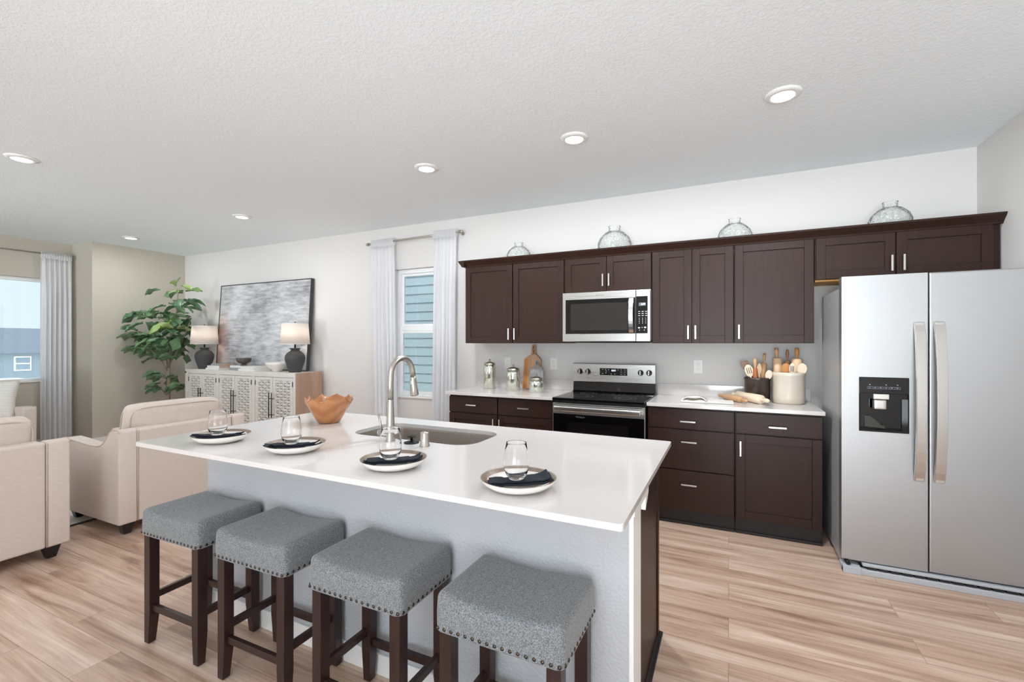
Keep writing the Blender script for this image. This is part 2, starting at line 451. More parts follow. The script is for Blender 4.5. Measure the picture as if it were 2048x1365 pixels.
def sheer_mat():
    m = bpy.data.materials.new('sheer_white_curtain'); m.use_nodes = True
    nt = m.node_tree; nt.nodes.clear(); N = nt.nodes.new; L = nt.links
    o = N('ShaderNodeOutputMaterial'); d = N('ShaderNodeBsdfDiffuse'); t = N('ShaderNodeBsdfTranslucent'); tr = N('ShaderNodeBsdfTransparent')
    d.inputs[0].default_value = lin(251, 251, 252); t.inputs[0].default_value = lin(252, 252, 254)
    a = N('ShaderNodeMixShader'); a.inputs[0].default_value = 0.5; b = N('ShaderNodeMixShader'); b.inputs[0].default_value = 0.13
    L.new(d.outputs[0], a.inputs[1]); L.new(t.outputs[0], a.inputs[2]); L.new(a.outputs[0], b.inputs[1]); L.new(tr.outputs[0], b.inputs[2])
    L.new(b.outputs[0], o.inputs[0]); return m
M['sheer'] = sheer_mat()
def shade_mat():
    m = bpy.data.materials.new('linen_lamp_shade'); m.use_nodes = True
    nt = m.node_tree; nt.nodes.clear(); N = nt.nodes.new; L = nt.links
    o = N('ShaderNodeOutputMaterial'); d = N('ShaderNodeBsdfDiffuse'); t = N('ShaderNodeBsdfTranslucent')
    d.inputs[0].default_value = lin(240, 233, 226); t.inputs[0].default_value = lin(246, 240, 234)
    a = N('ShaderNodeMixShader'); a.inputs[0].default_value = 0.4
    L.new(d.outputs[0], a.inputs[1]); L.new(t.outputs[0], a.inputs[2]); L.new(a.outputs[0], o.inputs[0]); return m
M['shade'] = shade_mat()
def vase_mat():
    m = bpy.data.materials.new('seeded_clear_glass'); m.use_nodes = True
    nt = m.node_tree; nt.nodes.clear(); N = nt.nodes.new; L = nt.links
    o = N('ShaderNodeOutputMaterial'); g = N('ShaderNodeBsdfGlossy'); g.inputs['Roughness'].default_value = 0.05
    tr = N('ShaderNodeBsdfTransparent'); tr.inputs[0].default_value = (0.99, 0.995, 0.993, 1)
    d = N('ShaderNodeBsdfDiffuse'); d.inputs[0].default_value = lin(236, 241, 238)
    lw = N('ShaderNodeLayerWeight'); lw.inputs[0].default_value = 0.10
    tc = N('ShaderNodeTexCoord'); v = N('ShaderNodeTexVoronoi'); v.inputs['Scale'].default_value = 55
    L.new(tc.outputs['Object'], v.inputs['Vector'])
    b = N('ShaderNodeBump'); b.inputs['Strength'].default_value = 0.9; b.inputs['Distance'].default_value = 0.004
    L.new(v.outputs['Distance'], b.inputs['Height'])
    L.new(b.outputs[0], g.inputs['Normal'])
    r = N('ShaderNodeMapRange'); r.inputs['From Min'].default_value = 0.12; r.inputs['From Max'].default_value = 0.45
    r.inputs['To Min'].default_value = 0.5; r.inputs['To Max'].default_value = 0.10
    L.new(v.outputs['Distance'], r.inputs[0])
    a = N('ShaderNodeMixShader'); L.new(r.outputs[0], a.inputs[0]); L.new(tr.outputs[0], a.inputs[1]); L.new(d.outputs[0], a.inputs[2])
    c = N('ShaderNodeMixShader'); L.new(lw.outputs['Fresnel'], c.inputs[0]); L.new(a.outputs[0], c.inputs[1]); L.new(g.outputs[0], c.inputs[2])
    L.new(c.outputs[0], o.inputs[0]); return m
M['bubbleglass'] = vase_mat()
def pane_mat():
    m = bpy.data.materials.new('window_pane_glass'); m.use_nodes = True
    nt = m.node_tree; nt.nodes.clear(); N = nt.nodes.new; L = nt.links
    o = N('ShaderNodeOutputMaterial'); g = N('ShaderNodeBsdfGlossy'); g.inputs['Roughness'].default_value = 0.0
    tr = N('ShaderNodeBsdfTransparent'); f = N('ShaderNodeFresnel'); f.inputs[0].default_value = 1.5
    tr.inputs[0].default_value = (0.93, 0.97, 0.98, 1)
    a = N('ShaderNodeMixShader'); L.new(f.outputs[0], a.inputs[0]); L.new(tr.outputs[0], a.inputs[1]); L.new(g.outputs[0], a.inputs[2])
    L.new(a.outputs[0], o.inputs[0]); return m
M['pane'] = pane_mat()
def emis(name, col, st):
    m = bpy.data.materials.new(name); m.use_nodes = True
    p = m.node_tree.nodes['Principled BSDF']; p.inputs['Base Color'].default_value = col
    p.inputs['Emission Color'].default_value = col; p.inputs['Emission Strength'].default_value = st; return m
M['lens'] = emis('light_lens', (1, 0.97, 0.93, 1), 5.0)
M['led'] = emis('blue_display_digits', (0.55, 0.75, 1, 1), 2.2)
M['ledwhite'] = emis('white_display_digits', (0.8, 0.9, 1, 1), 1.2)

def painting_mat():
    m = bpy.data.materials.new('abstract_canvas'); m.use_nodes = True
    nt = m.node_tree; p = nt.nodes['Principled BSDF']; L = nt.links; N = nt.nodes.new
    p.inputs['Roughness'].default_value = 0.6
    tc = N('ShaderNodeTexCoord'); mp = N('ShaderNodeMapping'); mp.inputs['Scale'].default_value = (3.2, 1, 17)
    L.new(tc.outputs['Object'], mp.inputs[0])
    n = N('ShaderNodeTexNoise'); n.inputs['Scale'].default_value = 1.4; n.inputs['Detail'].default_value = 8; n.inputs['Roughness'].default_value = 0.68
    L.new(mp.outputs[0], n.inputs['Vector'])
    big = N('ShaderNodeTexNoise'); big.inputs['Scale'].default_value = 1.6; big.inputs['Detail'].default_value = 5
    L.new(tc.outputs['Object'], big.inputs['Vector'])
    av = N('ShaderNodeMix'); av.data_type = 'FLOAT'; av.inputs['Factor'].default_value = 0.5
    L.new(n.outputs['Fac'], av.inputs['A']); L.new(big.outputs['Fac'], av.inputs['B'])
    r = N('ShaderNodeValToRGB'); e = r.color_ramp.elements
    e[0].position = 0.36; e[0].color = lin(118, 117, 118); e[1].position = 0.62; e[1].color = lin(222, 223, 226)
    k = e.new(0.5); k.color = lin(186, 187, 190)
    L.new(av.outputs['Result'], r.inputs[0])
    # rust coloured patch low on the left edge
    sp = N('ShaderNodeSeparateXYZ'); L.new(tc.outputs['Object'], sp.inputs[0])
    mr1 = N('ShaderNodeMapRange'); mr1.inputs['From Min'].default_value = -0.62; mr1.inputs['From Max'].default_value = -0.93
    L.new(sp.outputs['X'], mr1.inputs[0])
    mr2 = N('ShaderNodeMapRange'); mr2.inputs['From Min'].default_value = 0.85; mr2.inputs['From Max'].default_value = 0.55
    L.new(sp.outputs['Z'], mr2.inputs[0])
    mm = N('ShaderNodeMath'); mm.operation = 'MULTIPLY'; L.new(mr1.outputs[0], mm.inputs[0]); L.new(mr2.outputs[0], mm.inputs[1])
    m2 = N('ShaderNodeMath'); m2.operation = 'MULTIPLY'; m2.inputs[1].default_value = 1.5; L.new(mm.outputs[0], m2.inputs[0])
    m3 = N('ShaderNodeMath'); m3.operation = 'MULTIPLY'; m3.use_clamp = True; L.new(m2.outputs[0], m3.inputs[0]); L.new(n.outputs['Fac'], m3.inputs[1])
    mx = N('ShaderNodeMix'); mx.data_type = 'RGBA'; mx.inputs['B'].default_value = lin(176, 132, 108)
    L.new(m3.outputs[0], mx.inputs['Factor']); L.new(r.outputs[0], mx.inputs['A'])
    v = N('ShaderNodeTexVoronoi'); v.feature = 'DISTANCE_TO_EDGE'; v.inputs['Scale'].default_value = 14; L.new(tc.outputs['Object'], v.inputs['Vector'])
    bp = N('ShaderNodeBump'); bp.inputs['Strength'].default_value = 0.5; bp.inputs['Distance'].default_value = 0.004
    L.new(n.outputs['Fac'], bp.inputs['Height']); L.new(bp.outputs[0], p.inputs['Normal'])
    L.new(mx.outputs['Result'], p.inputs['Base Color']); return m
M['painting'] = painting_mat()

def leaf_mat():
    m = bpy.data.materials.new('fig_leaf'); m.use_nodes = True
    nt = m.node_tree; p = nt.nodes['Principled BSDF']; L = nt.links; N = nt.nodes.new
    p.inputs['Roughness'].default_value = 0.35
    at = N('ShaderNodeAttribute'); at.attribute_name = 'tone'
    r = N('ShaderNodeValToRGB'); e = r.color_ramp.elements
    e[0].color = lin(78, 112, 86); e[1].color = lin(168, 188, 108); k = e.new(0.6); k.color = lin(118, 150, 106)
    L.new(at.outputs['Fac'], r.inputs[0]); L.new(r.outputs[0], p.inputs['Base Color']); return m
M['leaf'] = leaf_mat()
def stripe_mat(name, c1, c2, scale, axis='Z'):
    m = mat(name, c1, 0.95); nt = m.node_tree; p = nt.nodes['Principled BSDF']; L = nt.links; N = nt.nodes.new
    tc = N('ShaderNodeTexCoord'); w = N('ShaderNodeTexWave'); w.bands_direction = axis; w.inputs['Scale'].default_value = scale
    r = N('ShaderNodeValToRGB'); r.color_ramp.elements[0].color = c1; r.color_ramp.elements[1].color = c2
    r.color_ramp.elements[0].position = 0.35; r.color_ramp.elements[1].position = 0.6
    L.new(tc.outputs['Object'], w.inputs['Vector']); L.new(w.outputs['Fac'], r.inputs[0]); L.new(r.outputs[0], p.inputs['Base Color'])
    return m
M['stripes'] = stripe_mat('ribbed_pillow', lin(206, 202, 194), lin(236, 234, 229), 18)
M['sidingblue'] = mat('blue_siding', lin(102, 113, 117), 0.8)
M['sidinggrey'] = mat('grey_siding', lin(100, 108, 112), 0.8)
M['roofgrey'] = mat('roof_shingle', lin(92, 99, 108), 0.9, noise=(lin(82, 88, 96), 8, I3, 3))
M['grass'] = mat('dry_lawn', lin(150, 150, 120), 0.95, noise=(lin(126, 134, 100), 2, I3, 5))
M['windowdark'] = mat('far_window_glass', lin(84, 96, 104), 0.25)
M['carwhite'] = mat('car_paint_white', lin(226, 228, 230), 0.3)

# ================================================================== THE SETTING
struct('floor', B().box(XW - 0.3, XR + 0.2, YF - 0.2, YB + 0.2, -0.1, 0), M['floor'])
struct('ceiling', B().box(XW - 0.3, XR + 0.2, YF - 0.2, YB + 0.2, CEIL, CEIL + 0.1), M['ceiling'])
# kitchen wall with the tall narrow window opening
WX0, WX1, WZ0, WZ1 = -3.57, -2.95, 0.74, 2.24
b = B(); b.box(XL - 0.2, WX0, YB, YB + 0.15, 0, CEIL); b.box(WX1, XR + 0.2, YB, YB + 0.15, 0, CEIL)
b.box(WX0, WX1, YB, YB + 0.15, 0, WZ0); b.box(WX0, WX1, YB, YB + 0.15, WZ1, CEIL)
struct('wall_back', b, M['wall'])
struct('wall_right', B().box(XR, XR + 0.15, YF, YB, 0, CEIL), M['wall'])
struct('wall_left', B().box(XW - 0.2, XL, 3.10, YB + 0.15, 0, CEIL), M['greige'])
LY0, LY1, LZ0, LZ1 = -0.2, 2.86, 0.86, 2.235
b = B(); b.box(XW - 0.15, XW, LY1, 3.10, 0, CEIL); b.box(XW - 0.15, XW, YF, LY0, 0, CEIL)
b.box(XW - 0.15, XW, LY0, LY1, 0, LZ0); b.box(XW - 0.15, XW, LY0, LY1, LZ1, CEIL)
struct('wall_left_window', b, M['greige'])
# wall behind the camera: patio opening, plus an opening added to light the kitchen
b = B(); b.box(XW - 0.15, -6.55, YF - 0.15, YF, 0, CEIL); b.box(-5.45, -1.2, YF - 0.15, YF, 0, CEIL); b.box(1.2, XR + 0.15, YF - 0.15, YF, 0, CEIL)
b.box(-6.55, -5.45, YF - 0.15, YF, 2.42, CEIL); b.box(-1.2, 1.2, YF - 0.15, YF, 2.42, CEIL)
struct('wall_front', b, M['wall'])
# baseboards
bt = 0.012
struct('baseboard_left', B().box(XL, XL + bt, 3.10, YB, 0, 0.09).box(XW, XL + bt, 3.10 - bt, 3.10, 0, 0.09), M['trim'], 0.002)
struct('baseboard_left_window', B().box(XW, XW + bt, YF, 3.08, 0, 0.09), M['trim'], 0.002)
struct('baseboard_back', B().box(XL + bt, -2.43, YB - bt, YB, 0, 0.09), M['trim'], 0.002)
struct('baseboard_right', B().box(XR - bt, XR, YF, 3.3, 0, 0.09), M['trim'], 0.002)

def window_unit(name, axis, fixed, a0, a1, z0, z1, meet, mull=()):
    """axis 'x': the window lies along x at y=fixed..; axis 'y': along y at x=fixed (outside is -x)"""
    root = bpy.data.objects.new(name, None); C.objects.link(root); root['kind'] = 'structure'
    root.location = ((a0 + a1) / 2, fixed, z0) if axis == 'x' else (fixed, (a0 + a1) / 2, z0)
    cx, cy, cz = root.location
    def bx(b, u0, u1, d0, d1, zz0, zz1):     # d: depth outwards from the room face
        if axis == 'x': b.box(u0 - cx, u1 - cx, d0, d1, zz0 - cz, zz1 - cz)
        else: b.box(-d1, -d0, u0 - cy, u1 - cy, zz0 - cz, zz1 - cz)
    f = 0.045
    b = B(); bx(b, a0, a0 + f, 0.06, 0.13, z0, z1); bx(b, a1 - f, a1, 0.06, 0.13, z0, z1)
    bx(b, a0 + f, a1 - f, 0.06, 0.13, z0, z0 + f); bx(b, a0 + f, a1 - f, 0.06, 0.13, z1 - f, z1)
    for m_ in mull: bx(b, m_ - f * .7, m_ + f * .7, 0.06, 0.13, z0 + f, z1 - f)
    obj('window_frame', b, M['vinyl'], root, 0.003)
    b = B(); bx(b, a0 + 0.001, a1 - 0.001, -0.02, 0.06, z0, z0 + 0.02)
    obj('window_sill', b, M['trim'], root, 0.003)
    if meet:
        s = 0.028
        b = B(); bx(b, a0 + f, a1 - f, 0.07, 0.12, meet - 0.026, meet + 0.026)
        obj('meeting_rail', b, M['vinyl'], root, 0.003)
        for zz0, zz1, dd in ((z0 + f, meet - 0.026, 0.075), (meet + 0.026, z1 - f, 0.095)):
            b = B(); bx(b, a0+f, a0+f+s, dd, dd+.025, zz0, zz1); bx(b, a1-f-s, a1-f, dd, dd+.025, zz0, zz1)
            bx(b, a0+f+s, a1-f-s, dd, dd+.025, zz0, zz0+s); bx(b, a0+f+s, a1-f-s, dd, dd+.025, zz1-s, zz1)
            obj('sash', b, M['vinyl'], root, 0.002)
            b = B(); bx(b, a0+f+s, a1-f-s, dd+.010, dd+.014, zz0+s, zz1-s)
            obj('window_pane', b, M['pane'], root)
    else:
        edges = [a0 + f] + [q for m_ in mull for q in (m_ - f*.7, m_ + f*.7)] + [a1 - f]
        for i in range(0, len(edges), 2):
            b = B(); bx(b, edges[i], edges[i+1], .09, .094, z0 + f, z1 - f); obj('window_pane', b, M['pane'], root)
    return root
window_unit('window_1', 'x', YB, WX0, WX1, WZ0, WZ1, 1.545)
window_unit('window_2', 'y', XW, LY0, LY1, LZ0, LZ1, None, (1.33,))

# ================================================================== OUTSIDE
tag(obj('lawn', B().box(-13, 40, YB + 0.4, 60, -0.6, -0.5).box(-13, XW - 0.6, -30, YB + 0.4, -0.6, -0.5), M['grass']), 'dry pale lawn outside around the house, seen through the left window', 'lawn')
# neighbour's wall close outside the kitchen window: lap siding
t = thing('neighbor_house', (-5.5, 7.6, -0.5), "light blue lap-sided house wall right outside the narrow kitchen window", 'house')
b = B(); n = 0
zz = 0.0
while zz < 6.0:
    b.prism([(0.0, zz), (-0.022, zz + 0.0), (-0.002, zz + 0.18), (0.0, zz + 0.18)], 'x', -9.0, 5.5); zz += 0.18
b.box(-9, 5.5, 0.0, 0.3, 0, 6.0)
obj('lap_siding', b, M['sidingblue'], t)
b = B(); b.box(-1.65, -1.1, -0.06, -0.02, 1.02, 1.52)
f = obj('window_frame', b, M['vinyl'], t); obj('window_pane', B().box(-1.6, -1.15, -0.07, -0.061, 1.07, 1.47), M['windowdark'], f)
# far grey house through the left window
def far_house(loc, w, d, h, roof, label):
    t = thing('far_house', loc, label, 'house')
    obj('house_wall', B().box(0, d, -w/2, w/2, 0, h), M['sidinggrey'], t)
    obj('roof', B().prism([(-0.5, h - 0.1), (d + 0.5, h - 0.1), (d/2, h + roof)], 'y', -w/2 - 0.5, w/2 + 0.5), M['roofgrey'], t)
    for k, (yy, z0, z1) in enumerate([(-w*.38, 4.75, 5.6), (-w*.20, 4.75, 5.6), (w*.02, 4.75, 5.6), (w*.24, 4.75, 5.6), (-w*.3, 3.1, 4.0), (w*.0, 3.1, 4.0), (w*.3, 3.1, 4.0)]):
        f = obj('window_frame', B().box(d, d + .08, yy - .42, yy + .42, z0 - .06, z1 + .06), M['vinyl'], t)
        obj('window_pane', B().box(d + .08, d + .1, yy - .36, yy + .36, z0, (z0 + z1) / 2 - .03).box(d + .08, d + .1, yy - .36, yy + .36, (z0 + z1) / 2 + .03, z1), M['windowdark'], f)
    return t
far_house((-52, 13.5, -5.2), 17, 8, 6.0, 1.7, 'grey two-storey house with pale window frames, seen through the left window')
t = thing('car', (-20.0, 5.6, -1.2), 'white car parked outside, just showing at the bottom of the left window', 'car')
obj('car_body', B().prism([(-2.2,.3),(2.2,.3),(2.25,.8),(1.4,.95),(.8,1.45),(-1.0,1.5),(-1.8,.95),(-2.25,.85)], 'x', -.85, .85), M['carwhite'], t, 0.08, 3)
obj('car_window', B().prism([(1.2,.98),(.7,1.38),(-.9,1.42),(-1.5,.98)], 'x', -.87, .87), M['windowdark'], t)
for yy in (-1.4, 1.4):
    obj('wheel', B().cyl((-.9, yy, .33), (.9, yy, .33), .33), M['black'], t)
tag(obj('street', B().box(-32, -13.2, -40, 60, -1.4, -1.2).box(-90, -32.1, -60, 90, -5.4, -5.201), M['sidinggrey']), 'grey street surface outside, below the left window', 'street')

# ================================================================== CURTAINS
def curtain(name, p0, p1, ztop, zbot, depth, folds, label, inset=(0, 0), mat_='sheer', seed=0):
    """panel hanging from p0 to p1 (xy), wavy in the perpendicular direction"""
    rnd = random.Random(seed)
    p0 = Vector((p0[0], p0[1], 0)); p1 = Vector((p1[0], p1[1], 0)); d = p1 - p0; w = d.length; u = d / w; nn = Vector((-u.y, u.x, 0))
    nu, nv = folds * 10, 26; ph = [rnd.uniform(-.5, .5) for _ in range(folds + 1)]
    ctr = (p0 + p1) / 2
    verts = []; faces = []
    for j in range(nv + 1):
        v = j / nv; z = ztop + (zbot - ztop) * v
        amp = depth * (0.45 + 0.55 * min(1, v * 4)) 
        for i in range(nu + 1):
            s = i / nu; k = s * folds
            # sides draw in towards the bottom
            sl = s + (inset[0] * v ** 0.7) * (1 - s) / w - (inset[1] * v ** 0.7) * s / w
            off = amp * (math.sin(2 * PI * k + ph[int(k) % len(ph)]) * .5 + .18 * math.sin(4.3 * PI * k + 3 * v))
            q = p0 + u * (sl * w) + nn * off
            verts.append((q.x - ctr.x, q.y - ctr.y, z - zbot))
    for j in range(nv):
        for i in range(nu):
            a = j * (nu + 1) + i; faces.append((a, a + 1, a + nu + 2, a + nu + 1))
    bb = B(); bb._add(verts, faces, None, True)
    root = thing(name, (ctr.x, ctr.y, zbot), label, 'curtain', 'white curtain panels')
    o = obj('curtain_panel', bb, M[mat_], root, fixn=False)
    m = o.modifiers.new('thickness', 'SOLIDIFY'); m.thickness = 0.0012
    # gathered rod pocket header
    bb = B(); verts = []; faces = []; hn = folds * 10
    hh = 0.085
    for j, (dz, dd) in enumerate([(0, 0.011), (0.02, .019), (.045, .02), (.062, .011), (.085, .008), (.085, -.008), (.062, -.011), (.045, -.02), (.02, -.019), (0, -.011)]):
        for i in range(hn + 1):
            s = i / hn
            q = p0 + u * (s * w) + nn * (dd * (1 + .25 * math.sin(2 * PI * s * folds * 2)))
            verts.append((q.x - ctr.x, q.y - ctr.y, ztop - zbot - 0.01 + dz + .003 * math.sin(2 * PI * s * folds * 1.7)))
    for j in range(9):
        for i in range(hn):
            a = j * (hn + 1) + i; faces.append((a, a + 1, a + hn + 2, a + hn + 1))
    bb._add(verts, faces, None, True)
    obj('curtain_header', bb, M[mat_], root, fixn=False)
    return root
YC = 4.165
curtain('curtain', (-3.83, YC), (-3.49, YC), 2.515, 0.02, .05, 6, 'sheer white curtain on the left side of the narrow kitchen window', (0.05, -0.05), seed=1)
curtain('curtain', (-2.94, YC), (-2.64, YC), 2.535, 0.02, .05, 6, 'sheer white curtain right of the narrow kitchen window, beside the cabinets', (-0.04, 0.03), seed=2)
def rod(name, p0, p1, wall_axis, label, r=0.011):
    p0, p1 = Vector(p0), Vector(p1); mid = (p0 + p1) / 2
    t = thing(name, mid, label, 'curtain rod')
    a, c = p0 - mid, p1 - mid
    obj('rod', B().cyl(a, c, r), M['nickel'], t)
    for e, s in ((a, -1), (c, 1)):
        u = (c - a).normalized() * s
        obj('finial', B().cyl(e, e + u * 0.012, r * 1.6).sphere(e + u * 0.022, r * 1.5), M['nickel'], t)
        w = Vector(wall_axis) * 1.0
        q = e - u * 0.02
        b_ = B().cyl(q, q + w, 0.006).cyl(q + w * 0.96, q + w, 0.02)
        b_.cyl(q + Vector((0, 0, -.012)), q + Vector((0, 0, .012)), 0.012)
        obj('bracket', b_, M['nickel'], t)
    return t
rod('curtain_rod', (-3.88, YC, 2.55), (-2.60, YC, 2.57), (0, YB - YC, 0), 'brushed metal curtain rod above the narrow kitchen window')
rod('curtain_rod', (XW + 0.1, -0.6, 2.54), (XW + 0.1, 3.07, 2.56), (-0.1, 0, 0), 'white metal curtain rod above the wide left window', 0.009)
curtain('curtain', (XW + 0.1, 2.74), (XW + 0.1, 3.05), 2.505, 0.02, .06, 6, 'sheer white curtain at the wide window, in the corner beside the beige wall', (-0.0, 0.0), seed=5)

# ================================================================== RECESSED LIGHTS
def ceiling_light(x, y, label, watt=LAMP_W):
    t = thing('ceiling_light', (x, y, CEIL), label, 'ceiling light', 'recessed ceiling lights')
    obj('light_trim', B().lathe([(0.058, -0.012), (0.062, -0.016), (0.088, -0.008), (0.093, 0.0), (0.05, 0.0)], 40), M['trim'], t)
    obj('light_lens', B().lathe([(1e-4, -0.011), (0.03, -0.012), (0.060, -0.012)], 32), M['lens'], t)
    d = bpy.data.lights.new('downlight', 'AREA'); d.shape = 'DISK'; d.size = 0.11; d.energy = watt; d.color = LAMP_COL
    l = bpy.data.objects.new('downlight', d); C.objects.link(l); l.parent = t; l.location = (0, 0, -0.02)
ceiling_light(0.27, 2.90, 'round recessed ceiling light farthest right, above the refrigerator end')
ceiling_light(-0.93, 2.92, 'round recessed ceiling light above the stove')
ceiling_light(-2.13, 2.92, 'round recessed ceiling light in front of the kitchen window', 9.0)
ceiling_light(-4.74, 3.18, 'round recessed ceiling light in front of the wall painting', 4.5)
ceiling_light(-6.99, 3.20, 'small round recessed ceiling light farthest back, near the beige wall', 4.5)
ceiling_light(-4.72, 1.48, 'round recessed ceiling light at the left picture edge above the armchairs', 4.5)
for i, (x, y) in enumerate([(0.27, -1.2), (-2.13, -1.2), (-4.72, -1.2)]):  # lights added out of view as fill for the floor and knee wall
    ceiling_light(x, y, ['round recessed ceiling light behind the camera, nearest the right wall', 'round recessed ceiling light behind the camera, in the middle', 'round recessed ceiling light behind the camera, nearest the patio opening'][i], 3.5)

# ================================================================== UPPER CABINETS
def pull(parent, x, y, z, vertical=True, ln=0.108):
    """bar handle standing off a front at y (towards -y)"""
    b = B(); h = ln / 2; r = 0.0058
    yb = y - 0.03
    if vertical:
        b.box(x - r, x + r, yb - r, yb + r, z - h, z + h)
        for s in (-1, 1): b.cyl((x, y, z + s * h * .68), (x, yb, z + s * h * .68), 0.0045, seg=8)
    else:
        b.box(x - h, x + h, yb - r, yb + r, z - r, z + r)
        for s in (-1, 1): b.cyl((x + s * h * .68, y, z), (x + s * h * .68, yb, z), 0.0045, seg=8)
    return obj('handle', b, M['handle'], parent, 0.001)
def shaker(parent, name, x0, x1, z0, z1, yf, rail=0.057, th=0.02, handle=None, hv=True, flat=False):
    """front face at yf (towards the viewer), local coordinates"""
    b = B()
    if flat:
        b.box(x0, x1, yf, yf + th, z0, z1)
    else:
        b.box(x0, x0 + rail, yf, yf + th, z0, z1); b.box(x1 - rail, x1, yf, yf + th, z0, z1)
        b.box(x0 + rail, x1 - rail, yf, yf + th, z0, z0 + rail); b.box(x0 + rail, x1 - rail, yf, yf + th, z1 - rail, z1)
        b.box(x0 + rail, x1 - rail, yf + 0.009, yf + th, z0 + rail, z1 - rail)
    d = obj(name, b, M['espresso'], parent, 0.0015)
    if handle: pull(d, handle[0], yf, handle[1], hv)
    return d
YU = 3.925      # face of the upper doors
G = 0.0025
def upper(x0, x1, z0, z1, doors, label, underside=False):
    """doors: list of (xa, xb, handle_x, handle_z)"""
    cx = (x0 + x1) / 2
    t = thing('wall_cabinet', (cx, YB, z0), label, 'cabinet', 'upper kitchen cabinets')
    obj('cabinet_body', B().box(x0 - cx, x1 - cx, YU + 0.022 - YB, -0.001, 0, z1 - z0), M['espresso'] , t, 0.001)
    if underside: obj('cabinet_underside', B().box(x0 - cx + .004, x1 - cx - .004, YU + 0.03 - YB, -0.004, -0.012, -0.0005), M['maple_raw'], t)
    for xa, xb, hx, hz in doors:
        shaker(t, 'door', xa - cx, xb - cx, G, z1 - z0 - G, YU - YB, handle=(hx - cx, hz - z0))
    return t
ZU0, ZU1 = 1.372, 2.134
HZ = 1.46
upper(-2.390, -1.344, ZU0, ZU1, [(-2.385, -1.868, -1.893, HZ), (-1.858, -1.349, -1.832, HZ)], 'dark brown two-door upper cabinet at the left end, above the glass canisters')
upper(-1.340, -0.581, 1.823, ZU1, [(-1.336, -0.962, -0.985, 1.92), (-0.957, -0.585, -0.932, 1.92)], 'short dark brown two-door upper cabinet directly above the microwave')
upper(-0.577, 0.036, ZU0, ZU1, [(-0.573, -0.268, -0.292, HZ), (-0.263, 0.032, -0.238, HZ)], 'dark brown narrow two-door upper cabinet just right of the microwave')
upper(0.040, 0.564, ZU0, ZU1, [(0.046, 0.558, 0.072, HZ)], 'dark brown single-door upper cabinet above the stoneware crocks')
upper(0.568, 1.560, 1.832, ZU1, [(0.574, 1.028, 1.003, 1.918), (1.034, 1.522, 1.068, 1.918)], 'short wide dark brown upper cabinet above the refrigerator', True)
# crown
b = B(); ct = 2.192
b.prism([(YU + 0.02, ZU1 - 0.004), (YU - 0.008, ZU1 - 0.004), (YU - 0.012, ZU1 + 0.006), (YU - 0.052, ct - 0.012), (YU - 0.056, ct), (YU + 0.02, ct)], 'x', -2.392, 1.5645)
b.prism([(-2.392 + 0.02, ZU1 - 0.004), (-2.392 - 0.008, ZU1 - 0.004), (-2.392 - 0.012, ZU1 + 0.006), (-2.392 - 0.045, ct - 0.012), (-2.392 - 0.049, ct), (-2.392 + 0.02, ct)], 'y', YU - 0.052, YB - 0.001)
tag(obj('crown_molding', b, M['espresso'], None), 'dark brown crown molding running along the tops of the upper cabinets', 'crown molding')

# vases on the cabinets
def vase(x, y, s, label, rot=0):
    t = thing('glass_vase', (x, y, ZU1 + 0.0005), label, 'vase', 'clear bubble glass vases', rot)
    pr = [(1e-4, 0), (.06, 0), (.11, .03), (.145, .08), (.15, .13), (.13, .18), (.085, .225), (.055, .24), (.05, .25), (.05, .275), (.055, .285)]
    inn = [(r - .005, z) for r, z in pr[2:]][::-1] + [(.055, .006), (1e-4, .006)]
    pr = [(r * s, z * s) for r, z in pr + inn]
    def wob(r, z, a): return r * (1 + .012 * math.sin(3 * a + z * 20)), z
    obj('vase_body', B().lathe(pr, 40, None, wob), M['bubbleglass'], t)
    return t
vase(-1.87, 4.085, 0.80, 'small clear bubble glass jug on top of the leftmost upper cabinet')
vase(-0.925, 4.085, 1.0, 'large clear bubble glass jug on top of the cabinet above the microwave', 1)
vase(0.045, 4.085, .84, 'clear bubble glass jug on the cabinet top between the stove and the refrigerator', 2)
vase(1.04, 4.085, .85, 'clear bubble glass jug on top of the cabinet above the refrigerator', 3)

# ================================================================== BASE CABINETS
YD = 3.655
def base(x0, x1, fronts, label):
    cx = (x0 + x1) / 2
    t = thing('base_cabinet', (cx, YB, 0), label, 'cabinet', 'lower kitchen cabinets')
    obj('cabinet_body', B().box(x0 - cx, x1 - cx, YD + 0.022 - YB, -0.001, 0.105, 0.886), M['espresso'], t, 0.001)
    obj('toe_kick', B().box(x0 - cx, x1 - cx, YD + 0.03 - YB, -0.01, 0, 0.105), M['espresso_dark'], t)
    obj('shoe_molding', B().box(x0 - cx, x1 - cx, YD + 0.014 - YB, YD + 0.0295 - YB, 0, 0.018), M['espresso_dark'], t, .003)
    for kind, xa, xb, za, zb, hx, hz in fronts:
        fl = kind == 'drawer'
        shaker(t, kind, xa - cx, xb - cx, za, zb, YD - YB, flat=fl, handle=(hx - cx, hz), hv=not fl)
    return t
ZD0, ZD1 = 0.727, 0.872
base(-2.405, -1.352, [('drawer', -2.400, -1.889, ZD0, ZD1, -2.145, .80), ('drawer', -1.879, -1.357, ZD0, ZD1, -1.618, .80),
                      ('door', -2.400, -1.889, .112, .718, -1.915, .635), ('door', -1.879, -1.357, .112, .718, -1.853, .635)],
     'dark brown lower cabinet left of the stove with two drawers over two doors')
base(-0.572, 0.039, [('drawer', -.567, .033, ZD0, ZD1, -.275, .785), ('drawer', -.567, .033, .419, .718, -.267, .632), ('drawer', -.567, .033, .112, .410, -.267, .312)],
     'dark brown three-drawer lower cabinet just right of the stove')
base(0.043, 0.574, [('drawer', .050, .569, ZD0, ZD1, .306, .787), ('door', .050, .569, .112, .718, .077, .62)],
     'dark brown lower cabinet beside the refrigerator with one drawer over one door')

